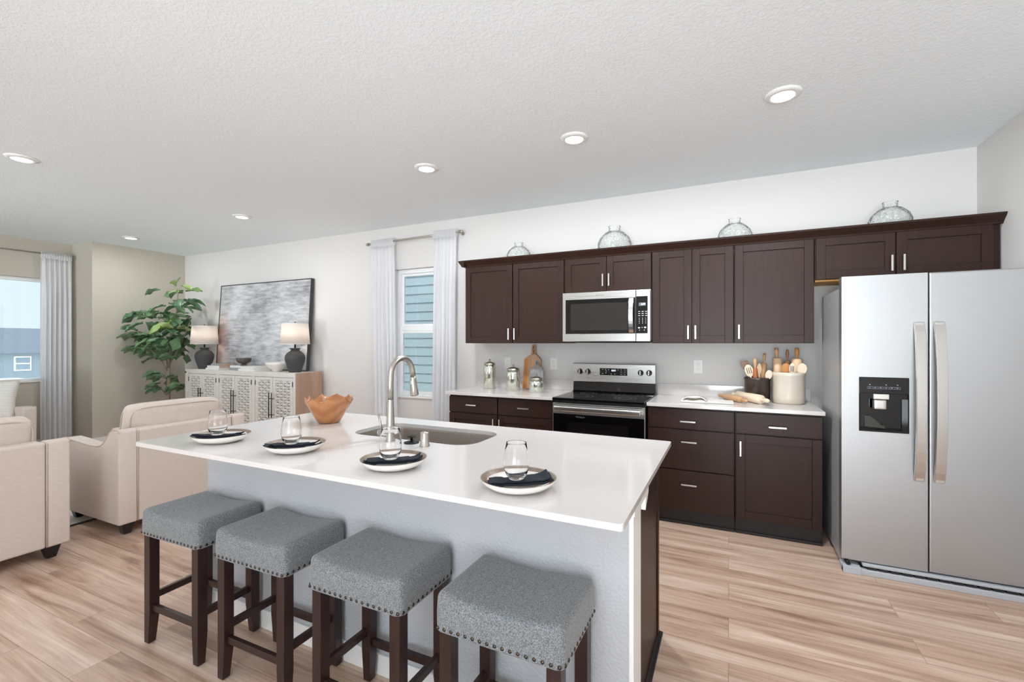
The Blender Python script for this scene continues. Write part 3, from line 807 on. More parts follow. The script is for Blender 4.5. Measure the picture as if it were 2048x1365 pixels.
# countertops with low backsplash
ZT = 0.914
def counter(x0, x1, label, splash_side):
    cx = (x0 + x1) / 2
    t = thing('countertop', (cx, YB, ZT - 0.027), label, 'countertop')
    obj('counter_slab', B().box(x0 - cx, x1 - cx, 3.63 - YB, -0.001, 0, 0.027), M['quartz'], t, 0.002)
    obj('backsplash', B().box(x0 - cx, x1 - cx, -0.021, -0.001, 0.0272, 0.127), M['quartz'], t, 0.001)
counter(-2.43, -1.346, 'white quartz countertop left of the stove, holding the glass canisters', 0)
counter(-0.574, 0.583, 'white quartz countertop right of the stove, holding the crocks', 1)

# ================================================================== MICROWAVE
t = thing('microwave', (-0.96, YB, 1.386), 'stainless steel over-the-range microwave with black glass door', 'microwave')
w2, yf, h = 0.380, 3.87 - YB, 0.432
obj('microwave_body', B().box(-w2, w2, yf + 0.04, -0.001, 0.012, h), M['grey_side'], t, .002)
obj('vent_base', B().taper((-w2 + .01, w2 - .01, yf + 0.05, -.001, -0.01), (-w2 + .002, w2 - .002, yf + .012, -.001, 0.012)), M['black'], t)
sp = 0.262
d = obj('microwave_door', B().box(-w2, sp - .001, yf, yf + .038, .0, h), M['steel'], t, .004)
obj('door_window', B().box(-w2 + .028, sp - .003, yf - .0015, yf, .068, h - .062), M['blackglass'], d, .001)
obj('window_mesh', B().box(-w2 + .075, sp - .07, yf - .0022, yf - .0016, .10, h - .10), mat('window_mesh_tint', lin(44, 40, 38), .12), d)
hb = B()
pts = [(sp - .036, yf - .01 - .034 * math.sin(PI * i / 12) ** .7, .075 + .29 * i / 12) for i in range(13)]
for i in range(12):
    (x, y, z), (x2, y2, z2) = pts[i], pts[i + 1]
    hb._add([(x - .018, y, z), (x + .018, y, z), (x + .018, y + .01, z), (x - .018, y + .01, z), (x - .018, y2, z2), (x + .018, y2, z2), (x + .018, y2 + .01, z2), (x - .018, y2 + .01, z2)],
            [(0, 1, 5, 4), (1, 2, 6, 5), (2, 3, 7, 6), (3, 0, 4, 7)] + ([(0, 3, 2, 1)] if i == 0 else []) + ([(4, 5, 6, 7)] if i == 11 else []))
obj('door_handle', hb, M['handle'], d)
p = obj('control_panel', B().box(sp + .001, w2, yf, yf + .038, 0, h), M['steel'], t, .004)
q = obj('keypad', B().box(sp + .003, w2 - .022, yf - .0015, yf, .068, h - .055), M['blackglass'], p, .001)
obj('display', B().box(sp + .024, w2 - .038, yf - .002, yf - .0016, h - .135, h - .108), mat('lcd_grey', lin(112, 116, 122), .2), q)
text('display_digits', '6:40', .02, M['ledwhite'], q, (sp + .060, yf - .0024, h - .1215))
b = B()
for r_ in range(3):
    for c_ in range(3): b.box(sp + .020 + c_ * .028, sp + .036 + c_ * .028, yf - .002, yf - .0016, .248 - r_ * .017, .252 - r_ * .017)
for r_ in range(4):
    for c_ in range(3): b.box(sp + .026 + c_ * .026, sp + .031 + c_ * .026, yf - .002, yf - .0016, .192 - r_ * .0135, .1965 - r_ * .0135)
b.box(sp + .018, sp + .034, yf - .002, yf - .0016, .110, .120); b.box(sp + .044, sp + .058, yf - .002, yf - .0016, .116, .119); b.box(sp + .068, sp + .084, yf - .002, yf - .0016, .112, .123)
b.box(sp + .028, sp + .034, yf - .002, yf - .0016, .092, .098); b.box(sp + .066, sp + .072, yf - .002, yf - .0016, .092, .098)
obj('keypad_marks', b, M['print'], q)
text('logo', 'Whirlpool', .017, M['greyprint'], d, (-.04, yf - .001, h - .032))

# ================================================================== RANGE
t = thing('range', (-0.96, YB, 0), 'stainless steel electric range with black glass cooktop', 'stove')
w2 = 0.379
obj('range_body', B().box(-w2, w2, 3.66 - YB, -.03, .03, .893), M['black'], t)
for x in (-.34, .34):
    for y in (-.52, -.08): obj('foot', B().cyl((x, y, 0), (x, y, .03), .018, seg=10), M['black'], t)
ck = obj('cooktop', B().box(-w2, w2, 3.60 - YB, -.10, .893, .918), M['blackglass'], t, .004, 3)
b = B()
for x, y, r in ((-.19, -.46, .105), (.19, -.46, .085), (-.19, -.22, .075), (.19, -.22, .105), (0, -.2, .05)):
    b.lathe([(r, .9184), (r + .0025, .9186), (r + .003, .9184)], 40, Matrix.Translation((x, y, 0)))
    b.lathe([(r * .62, .9184), (r * .62 + .002, .9186), (r * .62 + .0025, .9184)], 40, Matrix.Translation((x, y, 0)))
obj('burner_rings', b, mat('burner_ring_grey', lin(96, 96, 98), .3), ck)
bg_ = obj('backguard', B().prism([(-.10, 1.012), (-.10, 1.178), (-.085, 1.186), (-.02, 1.186), (-.02, 1.012)], 'x', -w2, w2), M['steel'], t, .003)
obj('backguard_base', B().prism([(-.135, .918), (-.105, .93), (-.095, 1.012), (-.02, 1.012), (-.02, .9)], 'x', -w2 + .006, w2 - .006), M['blackglass'], t, .002)
yk = -.10
for x in (-1.265, -1.188, -.707, -.634):
    kx = x + .96
    k = obj('knob', B().cyl((kx, yk, 1.108), (kx, yk - .008, 1.108), .0255, .024, 24).cyl((kx, yk - .008, 1.108), (kx, yk - .03, 1.108), .020, .0185, 24), M['black'], t)
    obj('knob_grip', B().box(kx - .0055, kx + .0055, yk - .038, yk - .012, 1.108 - .02, 1.108 + .02), M['handle'], k, .002)
    obj('knob_ring', B().lathe([(.0258, 0), (.0275, 0), (.0275, .002), (.0258, .002)], 28, Matrix.Translation((kx, yk, 1.108)) @ Matrix.Rotation(PI/2, 4, 'X')), M['handle'], k)
cp = obj('control_display', B().box(-.118, .135, yk - .002, yk, 1.077, 1.142), M['blackglass'], t)
text('display_digits', '6:41', .024, M['led'], cp, (.012, yk - .0028, 1.122))
b = B()
for x, z in ((-.09, 1.131), (-.063, 1.131), (-.034, 1.128), (-.09, 1.092), (-.058, 1.117), (.052, 1.13), (.08, 1.13), (.112, 1.13), (.08, 1.11), (.112, 1.11), (.08, 1.09), (.112, 1.09), (-.01, 1.09), (.022, 1.09), (-.06, 1.1)):
    b.box(x - .004, x + .004, yk - .0026, yk - .0021, z - .0025, z + .0025)
obj('control_marks', b, M['print'], cp)
dr = obj('oven_door', B().box(-w2, w2, 3.612 - YB, 3.655 - YB, .205, .872), M['steel'], t, .003)
obj('door_glass', B().box(-w2 + .006, w2 - .006, 3.6105 - YB, 3.6118 - YB, .215, .785), M['blackglass'], dr, .0005)
obj('door_window', B().box(-.25, .25, 3.6095 - YB, 3.6103 - YB, .36, .72), mat('oven_window_tint', lin(22, 21, 21), .08), dr)
hb = B(); hz = .832
hb.puff(0, 3.566 - YB, hz, .355, .011, .021, .009)
for s in (-1, 1): hb.box(s * .345 - .012, s * .345 + .012, 3.57 - YB, 3.612 - YB, hz - .016, hz + .016)
obj('door_handle', hb, M['handle'], dr)
obj('vent_slots', B().box(-w2 + .02, w2 - .02, 3.611 - YB, 3.6119 - YB, .862, .868), M['dark'], dr)
obj('storage_drawer', B().box(-w2, w2, 3.612 - YB, 3.655 - YB, .05, .198), M['steel'], t, .003)
text('logo', 'Whirlpool', .018, M['greyprint'], dr, (-.14, 3.6103 - YB, .765))

# ================================================================== REFRIGERATOR
fx0, fx1 = 0.62, 1.53; fc = (fx0 + fx1) / 2; ff = 3.355; sp = 1.027 - fc; hw = (fx1 - fx0) / 2
t = thing('refrigerator', (fc, ff, 0), 'stainless steel side-by-side refrigerator with black water dispenser', 'refrigerator')
obj('refrigerator_body', B().box(-hw + .004, hw - .004, .075, .62 + .05, .03, 1.715), M['grey_side'], t, .006)
obj('top_hinge', B().box(-hw + .02, -hw + .11, .01, .14, 1.715, 1.772).box(hw - .11, hw - .02, .01, .14, 1.715, 1.772), M['plastic_grey'], t, .006)
def fdoor(name, x0, x1):
    return obj(name, B().box(x0, x1, 0, .07, .068, 1.775), M['steel_fridge'], t, .008, 3)
d1 = B()   # freezer door with the recess of the dispenser cut in
rx0, rx1, rz0, rz1 = .706 - fc, .941 - fc, .848, 1.171
lip = 1.075
X = [-hw, rx0, rx1, sp - .003]; Z = [.068, rz0, lip, 1.775]
d1.box(X[0], X[1], 0, .07, Z[0], Z[3]); d1.box(X[2], X[3], 0, .07, Z[0], Z[3])
d1.box(X[1], X[2], 0, .07, Z[0], Z[1]); d1.box(X[1], X[2], 0, .07, Z[2], Z[3])
d1.box(X[1], X[2], .062, .07, Z[1], Z[2])
bmesh.ops.remove_doubles(d1.bm, verts=d1.bm.verts, dist=1e-5)
fz = obj('freezer_door', d1, M['steel_fridge'], t)
fd = fdoor('refrigerator_door', sp + .003, hw)
obj('door_gasket', B().box(-hw + .01, hw - .01, .07, .077, .08, 1.765).box(sp-.0029, sp+.0029, .02, .07, .07, 1.77), M['black'], t)
def handle(parent, xc, flip):
    b = B(); pts = []
    n_ = 16
    for i in range(n_ + 1):
        u = i / n_; z = .585 + (1.493 - .585) * u
        y = -.018 - .042 * (1 - (2 * u - 1) ** 2) ** .8
        pts.append((y, z))
    v = []
    for y, z in pts:
        v += [(xc - .024, y, z), (xc + .024, y, z), (xc + .024, y + .016, z), (xc - .024, y + .016, z)]
    f = []
    for i in range(n_):
        a = 4 * i; f += [(a, a+1, a+5, a+4), (a+1, a+2, a+6, a+5), (a+2, a+3, a+7, a+6), (a+3, a, a+4, a+7)]
    f += [(0, 3, 2, 1), (4*n_, 4*n_+1, 4*n_+2, 4*n_+3)]
    b._add(v, f)
    b.box(xc - .02, xc + .02, -.022, .0, .585, .625); b.box(xc - .02, xc + .02, -.022, .0, 1.453, 1.492)
    obj('door_handle', b, M['handle'], parent, .003)
handle(fz, .983 - fc, 0); handle(fd, 1.071 - fc, 1)
# dispenser
dp = obj('dispenser_panel', B().box(rx0, rx1, -.006, 0, lip, rz1).box(rx0 + .0, rx0 + .006, -.006, .0, rz0, lip).box(rx1 - .006, rx1, -.006, 0, rz0, lip).box(rx0, rx1, -.006, 0, rz0, rz0 + .008), M['blackglass'], fz, .003)
cv = B(); cv.box(rx0, rx1, .056, .061, rz0, lip); cv.box(rx0, rx0 + .004, 0, .056, rz0, lip); cv.box(rx1 - .004, rx1, 0, .056, rz0, lip)
cv.box(rx0, rx1, 0, .056, lip - .03, lip)
cv.taper((rx0 + .004, rx1 - .004, 0, .056, rz0), (rx0 + .004, rx1 - .004, .0, .056, rz0 + .012))
obj('dispenser_cavity', cv, M['blackglass'], fz)
xm = (rx0 + rx1) / 2 - .012
obj('dispenser_spout', B().box(xm - .038, xm + .038, -.004, .03, lip - .034, lip - .002), M['handle'], fz, .003)
pd = B(); pd.puff(xm - .002, .018, lip - .066, .032, .012, .030, .008)
obj('dispenser_paddle', pd, M['handle'], fz)
obj('paddle_guard', B().prism([(rx0 + .036, rz0 + .022), (rx0 + .036, rz0 + .09), (rx0 + .06, rz0 + .088), (rx0 + .085, rz0 + .070), (rx0 + .105, rz0 + .048), (rx0 + .115, rz0 + .036), (rx0 + .133, rz0 + .034), (rx0 + .133, rz0 + .016)], 'y', .040, .050), mat('smoked_plastic', lin(58, 58, 54), .25), fz, .001)
b = B()
for i in range(6):
    x = rx0 + .038 + i * .026; z = lip + .028
    b.box(x, x + .024, -.0072, -.0066, z, z + .0012).box(x, x + .024, -.0072, -.0066, z + .011, z + .0122)
    b.box(x, x + .001, -.0072, -.0066, z, z + .0122); b.box(x + .008, x + .016, -.0072, -.0066, z + .005, z + .008)
b.box(rx0 + .193, rx0 + .194, -.0072, -.0066, lip + .028, lip + .0402)
for x in (.048, .125, .178): b.box(rx0 + x, rx0 + x + .006, -.0072, -.0066, lip + .05, lip + .055)
obj('dispenser_marks', b, mat('dispenser_print', lin(150, 158, 168), .5), dp)
text('logo', 'Whirlpool', .021, M['greyprint'], fd, (1.431 - fc, -.0008, 1.698), align='LEFT')
# base grille
g = B(); g.box(-hw + .0, hw, -.035, .0, .0, .032); g.box(-hw + .0, -hw + .09, -.045, .06, 0.0, .04)
g.box(-hw + .1, hw, -.02, .03, .046, .062)
obj('base_grille', g, M['plastic_grey'], t, .003)
g = B()
for i in range(14): g.box(-hw + .12 + i * .055, -hw + .165 + i * .055, -.022, .02, .034, .0455)
obj('grille_slots', g, M['dark'], t)
obj('roller', B().cyl((-hw + .03, -.02, .05), (-hw + .03, .03, .05), .012, seg=12), M['blackmetal'], t)

# ================================================================== OUTLETS
for x, lab in ((-2.075, 'white wall outlet behind the tallest glass canister'), (-1.567, 'white wall outlet between the cutting board and the stove'), (-.238, 'white wall outlet to the right of the stove')):
    t = thing('outlet', (x, YB, 1.168), lab, 'outlet', 'white wall outlets')
    o = obj('outlet_plate', B().box(-.036, .036, -.006, -.0005, -.058, .058), M['outletwhite'], t, .002)
    for s in (-1, 1):
        r = obj('receptacle', B().puff(0, -.006, s * .021, .017, .003, .0145, .0025), M['outletwhite'], t)
        obj('slots', B().box(-.008, -.0065, -.0095, -.009, s*.021 - .001, s*.021 + .006).box(.006, .0075, -.0095, -.009, s*.021 - .001, s*.021 + .006).box(-.0015, .0015, -.0095, -.009, s*.021 - .009, s*.021 - .006), M['dark'], r)

# ================================================================== ISLAND
IX0, IX1, IY0, IY1 = -2.49, -0.24, 1.155, 2.235
t = thing('kitchen_island', (-1.37, 1.85, 0), 'kitchen island base with textured off-white knee wall and dark brown cabinet end', 'kitchen island')
ox, oy = -1.37, 1.85
obj('knee_wall', B().box(-2.47 - ox, -.287 - ox, 1.473 - oy, 1.60 - oy, 0, .8935), M['kneewall'], t)
obj('end_trim', B().box(-.2868 - ox, -.272 - ox, 1.470 - oy, 1.603 - oy, 0, .8935), M['trim'], t, .002)
obj('support_trim', B().box(-.2718 - ox, -.256 - ox, 1.40 - oy, 1.665 - oy, .845, .8935).prism([(1.603 - oy, .80), (1.665 - oy, .845), (1.603 - oy, .845)], 'x', -.2718 - ox, -.256 - ox), M['trim'], t, .001)
b = B()     # cabinet carcass as an open box: the sink hangs inside it
b.box(-2.45 - ox, -2.43 - ox, 1.6035 - oy, 2.21 - oy, .0, .893)
b.box(-2.43 - ox, -.3165 - ox, 1.6035 - oy, 1.62 - oy, 0, .893)
b.box(-2.43 - ox, -.3165 - ox, 1.62 - oy, 2.15 - oy, .09, .11)
b.box(-2.43 - ox, -.3165 - ox, 2.14 - oy, 2.155 - oy, 0, .11)
obj('cabinet_carcass', b, M['espresso'], t)
obj('end_panel', B().box(-.316 - ox, -.30 - ox, 1.6035 - oy, 2.21 - oy, 0, .893).box(-.316 - ox, -.294 - ox, 2.19 - oy, 2.23 - oy, 0, .893), M['espresso'], t, .001)
obj('shoe_molding', B().prism([(-.2995 - ox, 0), (-.278 - ox, 0), (-.2995 - ox, .02)], 'y', 1.604 - oy, 2.245 - oy).box(-.2935 - ox, -.279 - ox, 1.604 - oy, 2.245 - oy, 0, .012), M['espresso_dark'], t, .003)
obj('baseboard', B().box(-2.482 - ox, -.2875 - ox, 1.461 - oy, 1.4725 - oy, 0, .085).box(-2.482 - ox, -2.4705 - ox, 1.4725 - oy, 1.6 - oy, 0, .085), M['trim'], t, .003)
n = 4; w = (2.43 - .3165) / n
for i in range(n):
    xa = -2.43 + i * w
    d = obj('door', B().box(xa + .003 - ox, xa + w - .003 - ox, 2.212 - oy, 2.23 - oy, .115, .88), M['espresso'], t, .0015)
    hx = (xa + (w - .04 if i % 2 == 0 else .04)) - ox
    obj('handle', B().box(hx - .006, hx + .006, 2.255 - oy, 2.267 - oy, .66, .77).cyl((hx, 2.23 - oy, .68), (hx, 2.26 - oy, .68), .004, seg=8).cyl((hx, 2.23 - oy, .75), (hx, 2.26 - oy, .75), .004, seg=8), M['handle'], d)

def rrect(x0, x1, y0, y1, r, n=8):
    p = []
    for cx, cy, a in ((x1 - r, y0 + r, -90), (x1 - r, y1 - r, 0), (x0 + r, y1 - r, 90), (x0 + r, y0 + r, 180)):
        for k in range(n + 1):
            t_ = math.radians(a + 90 * k / n); p.append((cx + r * math.cos(t_), cy + r * math.sin(t_)))
    return p
SX0, SX1, SY0, SY1 = -1.76, -1.04, 1.735, 2.085
out = rrect(IX0, IX1, IY0, IY1, .012, 4)
hole = rrect(SX0, SX1, SY0, SY1, .10)
bb = B().holed([(x - ox, y - oy) for x, y in out], [(x - ox, y - oy) for x, y in hole], 0, .0195)
w_ = thing('countertop', (ox, oy, .8945), 'large white quartz countertop on the island, holding the place settings', 'countertop')
obj('counter_slab', bb, M['quartz'], w_, .002)
# undermount sink
t = thing('sink', ((SX0 + SX1) / 2, (SY0 + SY1) / 2, .694), 'stainless undermount single bowl sink set in the island countertop', 'sink')
cx, cy = (SX0 + SX1) / 2, (SY0 + SY1) / 2
b = B(); rings = []
def ring(z, grow, r): return [(x - cx, y - cy, z) for x, y in rrect(SX0 - grow, SX1 + grow, SY0 - grow, SY1 + grow, r)]
levels = [(.1995, .03, .11), (.1995, .004, .10), (.19, .003, .10), (.03, -.006, .09), (.008, -.02, .08), (0.0, -.05, .06)]
vs = [ring(*l) for l in levels]; nn = len(vs[0])
allv = [v for r_ in vs for v in r_]; f = []
for j in range(len(vs) - 1):
    for i in range(nn): f.append((j*nn+i, j*nn+(i+1) % nn, (j+1)*nn+(i+1) % nn, (j+1)*nn+i))
f.append(tuple((len(vs)-1)*nn + i for i in range(nn)))
b._add(allv, f, None, False)
s_ = obj('sink_basin', b, M['sinksteel'], t, fixn=False)
m_ = s_.modifiers.new('thickness', 'SOLIDIFY'); m_.thickness = .0015; m_.offset = 0
obj('drain', B().lathe([(1e-4, .0015), (.03, .0015), (.043, .004), (.045, .001)], 28, Matrix.Translation((0, .05, 0))), M['nickel'], t)
# faucet
t = thing('faucet', (-1.432, 1.682, ZT), 'tall brushed nickel gooseneck pull-down faucet on the island', 'faucet')
obj('faucet_body', B().lathe([(.026, .0005), (.026, .006), (.0245, .012), (.0225, .03), (.0165, .13), (.0145, .192), (.0142, .194)], 32), M['nickel'], t)
pts = [(0, 0, .194), (0, 0, .26), (0, .002, .30)]
for k in range(13):
    a = PI - k * (PI * 1.0) / 12; R_ = .082
    pts.append((0, .084 + R_ * math.cos(a), .305 + R_ * math.sin(a) * .98))
pts = pts[:-1] + [(0, .168, .29)]
obj('spout', B().tube(pts, .0138, 20), M['nickel'], t)
obj('spray_head', B().tube([(0, .168, .291), (0, .170, .28), (0, .176, .235), (0, .181, .200), (0, .182, .196)], [.0148, .0155, .019, .0215, .020], 24), M['nickel'], t)
obj('spray_button', B().puff(.0, .158, .262, .006, .004, .012, .003), M['plastic_grey'], t)
h = obj('handle_base', B().cyl((-.02, 0, .034), (-.062, 0, .034), .0165, seg=24).cyl((-.0625, 0, .034), (-.067, 0, .034), .0155, seg=24), M['nickel'], t)
obj('lever', B().tube([(-.054, 0, .048), (-.060, 0, .075), (-.072, .0, .122)], [.0058, .0055, .005], 12), M['nickel'], h)
t = thing('air_gap_cap', (-1.221, 1.662, ZT), 'small brushed nickel cylinder cap on the island beside the sink', 'air gap')
obj('cap', B().lathe([(.0225, .0003), (.0225, .006), (.0195, .008), (.0195, .058), (.018, .062), (1e-4, .063)], 28), M['nickel'], t)
t = thing('sink_stopper', (-1.315, 1.690, ZT), 'dark round button-topped sink stopper resting on the island by the faucet', 'sink stopper')
obj('stopper_disc', B().lathe([(1e-4, .0003), (.034, .0003), (.035, .004), (.02, .008), (1e-4, .009)], 28), M['blackmetal'], t)
obj('stopper_knob', B().lathe([(.006, .008), (.006, .024), (.020, .028), (.020, .031), (1e-4, .033)], 24), M['blackmetal'], t)

# ================================================================== PLACE SETTINGS
def deform_bowl(): pass
def place_setting(x, y, rz, which, seed):
    rnd = random.Random(seed)
    t = thing('dinner_bowl', (x, y, ZT + .0003), 'shallow white bowl with taupe inside, ' + which, 'bowl', 'shallow bowls on the island')
    outp = [(1e-4, 0), (.066, 0), (.070, .002), (.095, .010), (.112, .022), (.120, .034), (.121, .0355)]
    inp = [(.1195, .0365), (.117, .034), (.108, .022), (.092, .0125), (.07, .008), (1e-4, .0078)]
    obj('bowl_body', B().lathe(outp, 56), M['ceramic'], t)
    obj('bowl_glaze', B().lathe([(.121, .0355)] + inp, 56), M['taupe'], t)
    p = thing('salad_plate', (x + .002, y - .001, ZT + .0105), 'cream plate with a tan rim, ' + which, 'plate', 'salad plates on the island')
    def wav(r, z, a): return r * (1 + .012 * math.sin(5 * a + seed) * (r > .06)), z
    obj('plate_body', B().lathe([(1e-4, 0), (.060, 0), (.080, .006), (.101, .0155), (.1015, .0175), (.0995, .018), (.080, .0105), (.060, .0045), (1e-4, .004)], 48, None, wav), M['ceramic'], p)
    obj('plate_rim', B().lathe([(.1018, .0150), (.1035, .0177), (.1005, .0192), (.0990, .0179)], 48, None, wav), M['woodbrown'], p)
    # napkin: folded cloth across the plate
    zt = ZT + .0245
    nk = thing('napkin', (x, y, zt), 'dark navy folded napkin, ' + which, 'napkin', 'navy napkins on the island', rz)
    def sheet(layer):
        nx, ny = 28, 14; vv = []; ff = []
        for i in range(nx + 1):
            u = i / nx; xx = -.099 + .204 * u
            for j in range(ny + 1):
                v = j / ny
                half = .031 + .005 * math.sin(5 * u + seed)
                yc = -.030 + .016 * math.sin(2.4 * u - .6)
                yy = yc + (v - .5) * 2 * half
                if layer: yy += .004; xxo = xx * .94 - .002
                else: xxo = xx
                rr = math.hypot(xxo, yy)
                z = .0015 + .0072 * layer - .0045 * max(0, 1 - (rr / .085) ** 2) + .0035 * math.sin(7 * u + 3 * v + seed) * (abs(u-.5) > .25)
                z += max(0, rr - .085) * .30
                z += (.002 + .005 * v) * max(0, (u - .86) / .14) ** 1.5 * (1 if layer else .3)
                if u < .1: z -= .004 * (1 - u / .1)
                z = max(z, -.003) if rr < .085 else z
                vv.append((xxo, yy, z))
        for i in range(nx):
            for j in range(ny):
                a = i * (ny + 1) + j; ff.append((a, a + ny + 1, a + ny + 2, a + 1))
        bb = B()._add(vv, ff, None, True)
        o = obj('napkin_layer', bb, M['denim'], nk, fixn=False)
        md = o.modifiers.new('thickness', 'SOLIDIFY'); md.thickness = .0055; md.offset = 1
        md = o.modifiers.new('bevel', 'BEVEL'); md.width = .002; md.segments = 2
    sheet(0); sheet(1)
    g = thing('wine_glass', (x + .003, y - .022, ZT + .0358), 'clear stemless wine glass on the napkin, ' + which, 'glass', 'stemless glasses on the island')
    oo = [(1e-4, 0), (.020, 0), (.024, .0015), (.033, .014), (.0385, .030), (.0405, .046), (.0395, .065), (.0355, .090), (.0318, .112), (.0314, .1135)]
    ii = [(.0305, .1125), (.0342, .090), (.0382, .065), (.0392, .046), (.037, .031), (.031, .0175), (.02, .010), (1e-4, .0085)]
    obj('glass_body', B().lathe(oo + ii, 56), M['glass'], g)
place_setting(-2.134, 1.336, .40, 'leftmost of the four on the island', 1)
place_setting(-1.661, 1.350, .44, 'second from left, before the wooden bowl', 2)
place_setting(-1.117, 1.331, .50, 'third from left, before the faucet', 3)
place_setting(-.600, 1.308, .58, 'rightmost of the four on the island', 4)

# carved wooden bowl
t = thing('wooden_bowl', (-2.085, 1.92, ZT + .0004), 'carved glossy teak root bowl with a jagged petal rim on the island', 'bowl', rz=.3)
H_ = .155
def petal(r, z, a):
    q = (z / H_)
    tri = abs(((a / (2 * PI) * 9) % 1) - .5) * 2
    tri2 = tri ** .7 * (0.75 + .25 * math.sin(2 * a + 1))
    zz = z * (1 - .24 * (q ** 3) * tri2) if q > .3 else z
    fl = 1 + .02 * math.cos(a * 9) * min(1, q * 2) + .03 * math.sin(2 * a)
    return r * fl, zz
oo = [(1e-4, 0), (.052, 0), (.060, .006), (.078, .035), (.096, .07), (.112, .105), (.124, .138), (.128, .155)]
ii = [(.124, .152), (.116, .135), (.104, .104), (.088, .072), (.070, .04), (.045, .018), (1e-4, .014)]
obj('bowl_body', B().lathe(oo + ii, 108, None, petal), M['rootbowl'], t)

# ================================================================== BAR STOOLS
def make_stool():
    t = thing('bar_stool', (0, 0, 0), '', 'stool', 'grey upholstered bar stools')
    HX, HY = .2075, .1525
    def saddle(q):
        u, v, w = q.x / HX, q.y / HY, q.z / .058
        k = max(0, w); x_, y_, R_ = q.x, q.y, .022
        if q.z < -(.058 - R_):
            t_ = min(1, (-(.058 - R_) - q.z) / R_); d_ = min(R_ * .97, R_ * (1 - math.sqrt(max(0, 1 - t_ * t_))))
            def push(c, H):
                e_ = abs(c) - (H - R_)
                return c if e_ <= 0 else math.copysign(H - R_ + min(R_, e_ * R_ / (R_ - d_)), c)
            x_, y_ = push(x_, HX), push(y_, HY)
            return (x_, y_, q.z)
        return (q.x * (1 - .015 * k), q.y * (1 - .02 * k), q.z - .020 * k * (1 - u * u) + .004 * k)
    b = B().puff(0, 0, .558, HX, HY, .058, .022, (0, 0, .006), None, saddle, n=8)
    obj('seat', b, M['tweed'], t)
    b = B(); z = .5115; n1, n2 = 17, 12
    for i in range(n1):
        x = -HX + .012 + (2 * HX - .024) * i / (n1 - 1)
        for s in (-1, 1): b.sphere((x, s * (HY - .001), z), .0062, 10, 5, True, (1, 1, .75), axis=(0, s, 0))
    for i in range(n2):
        y = -HY + .014 + (2 * HY - .028) * i / (n2 - 1)
        for s in (-1, 1): b.sphere((s * (HX - .001), y, z), .0062, 10, 5, True, (1, 1, .75), axis=(s, 0, 0))
    tag(obj('nailhead_trim', b, M['nail'], t, fixn=False), 'row of bronze nailheads')
    L_ = .042
    for sx_ in (-1, 1):
        for sy_ in (-1, 1):
            x0, x1 = sorted((sx_ * (HX - .012), sx_ * (HX - .012 - L_))); y0, y1 = sorted((sy_ * (HY - .010), sy_ * (HY - .010 - L_)))
            b = B(); b.box(x0, x1, y0, y1, .135, .5005)
            ti = .010
            xb = (x0 + ti, x1) if sx_ > 0 else (x0, x1 - ti); yb = (y0 + ti, y1) if sy_ > 0 else (y0, y1 - ti)
            b.taper((xb[0], xb[1], yb[0], yb[1], .004), (x0, x1, y0, y1, .135))
            b.cyl(((xb[0] + xb[1]) / 2, (yb[0] + yb[1]) / 2, 0), ((xb[0] + xb[1]) / 2, (yb[0] + yb[1]) / 2, .004), .011, seg=12)
            obj('leg', b, M['stoollegs'], t, .0015)
    xi, yi = HX - .012 - L_, HY - .010 - L_
    for s in (-1, 1):
        yy = s * (yi + L_ / 2); obj('stretcher', B().box(-xi, xi, yy - .009, yy + .009, .150, .178), M['stoollegs'], t, .001)
        xx = s * (xi + L_ / 2); obj('stretcher', B().box(xx - .009, xx + .009, -yi, yi, .195, .225), M['stoollegs'], t, .001)
    return t
st = make_stool()
spots = [(-2.222, 1.303, 0.02, 'grey tweed bar stool with dark legs, farthest left under the island end'),
         (-1.690, 1.305, .01, 'grey tweed bar stool with dark legs, second from the left'),
         (-1.144, 1.300, 0, 'grey tweed bar stool with dark legs, third from the left'),
         (-.598, 1.296, -.01, 'grey tweed bar stool nearest the camera, at the right end of the row')]
for i, (x, y, rz, lab) in enumerate(spots):
    o = st if i == 0 else copy_tree(st)
    o.location = (x, y, 0); o.rotation_euler = (0, 0, rz); o['label'] = lab

# ================================================================== THINGS ON THE COUNTERS
def canister(x, y, r, h, label):
    t = thing('glass_canister', (x, y, ZT + .0004), label, 'canister', 'mercury glass canisters')
    hb = h * .80 if h > .2 else h * .70
    rim = .86 * r
    pr = [(1e-4, 0), (r * .97, 0), (r, .004), (r, hb - .022), (r * .97, hb - .008), (rim, hb)]
    pi_ = [(rim - .004, hb), (r * .97 - .004, hb - .012), (r - .004, hb - .03), (r - .004, .008), (1e-4, .006)]
    obj('jar_body', B().lathe(pr + pi_, 40, None, lambda a, z, q: (a * (1 + .006 * math.sin(9 * q + z * 60)), z)), M['jarglass'], t)
    zl = hb + .0005
    obj('lid', B().lathe([(rim * 1.03, zl), (rim * 1.05, zl + .003), (rim * 1.03, zl + .022), (rim * .9, zl + .028), (rim * .42, zl + .036), (.006, zl + .040), (.005, zl + .046), (.011, zl + .054), (.0105, zl + .060), (1e-4, zl + .064)], 36), M['pewter'], t)
canister(-2.19, 4.075, .062, .29, 'tallest mercury glass canister with a metal lid, leftmost on the counter')
canister(-1.89, 4.00, .066, .235, 'medium mercury glass canister with a metal lid, middle of the three')
canister(-1.625, 3.945, .066, .155, 'shortest mercury glass canister with a metal lid, in front of the marble board')
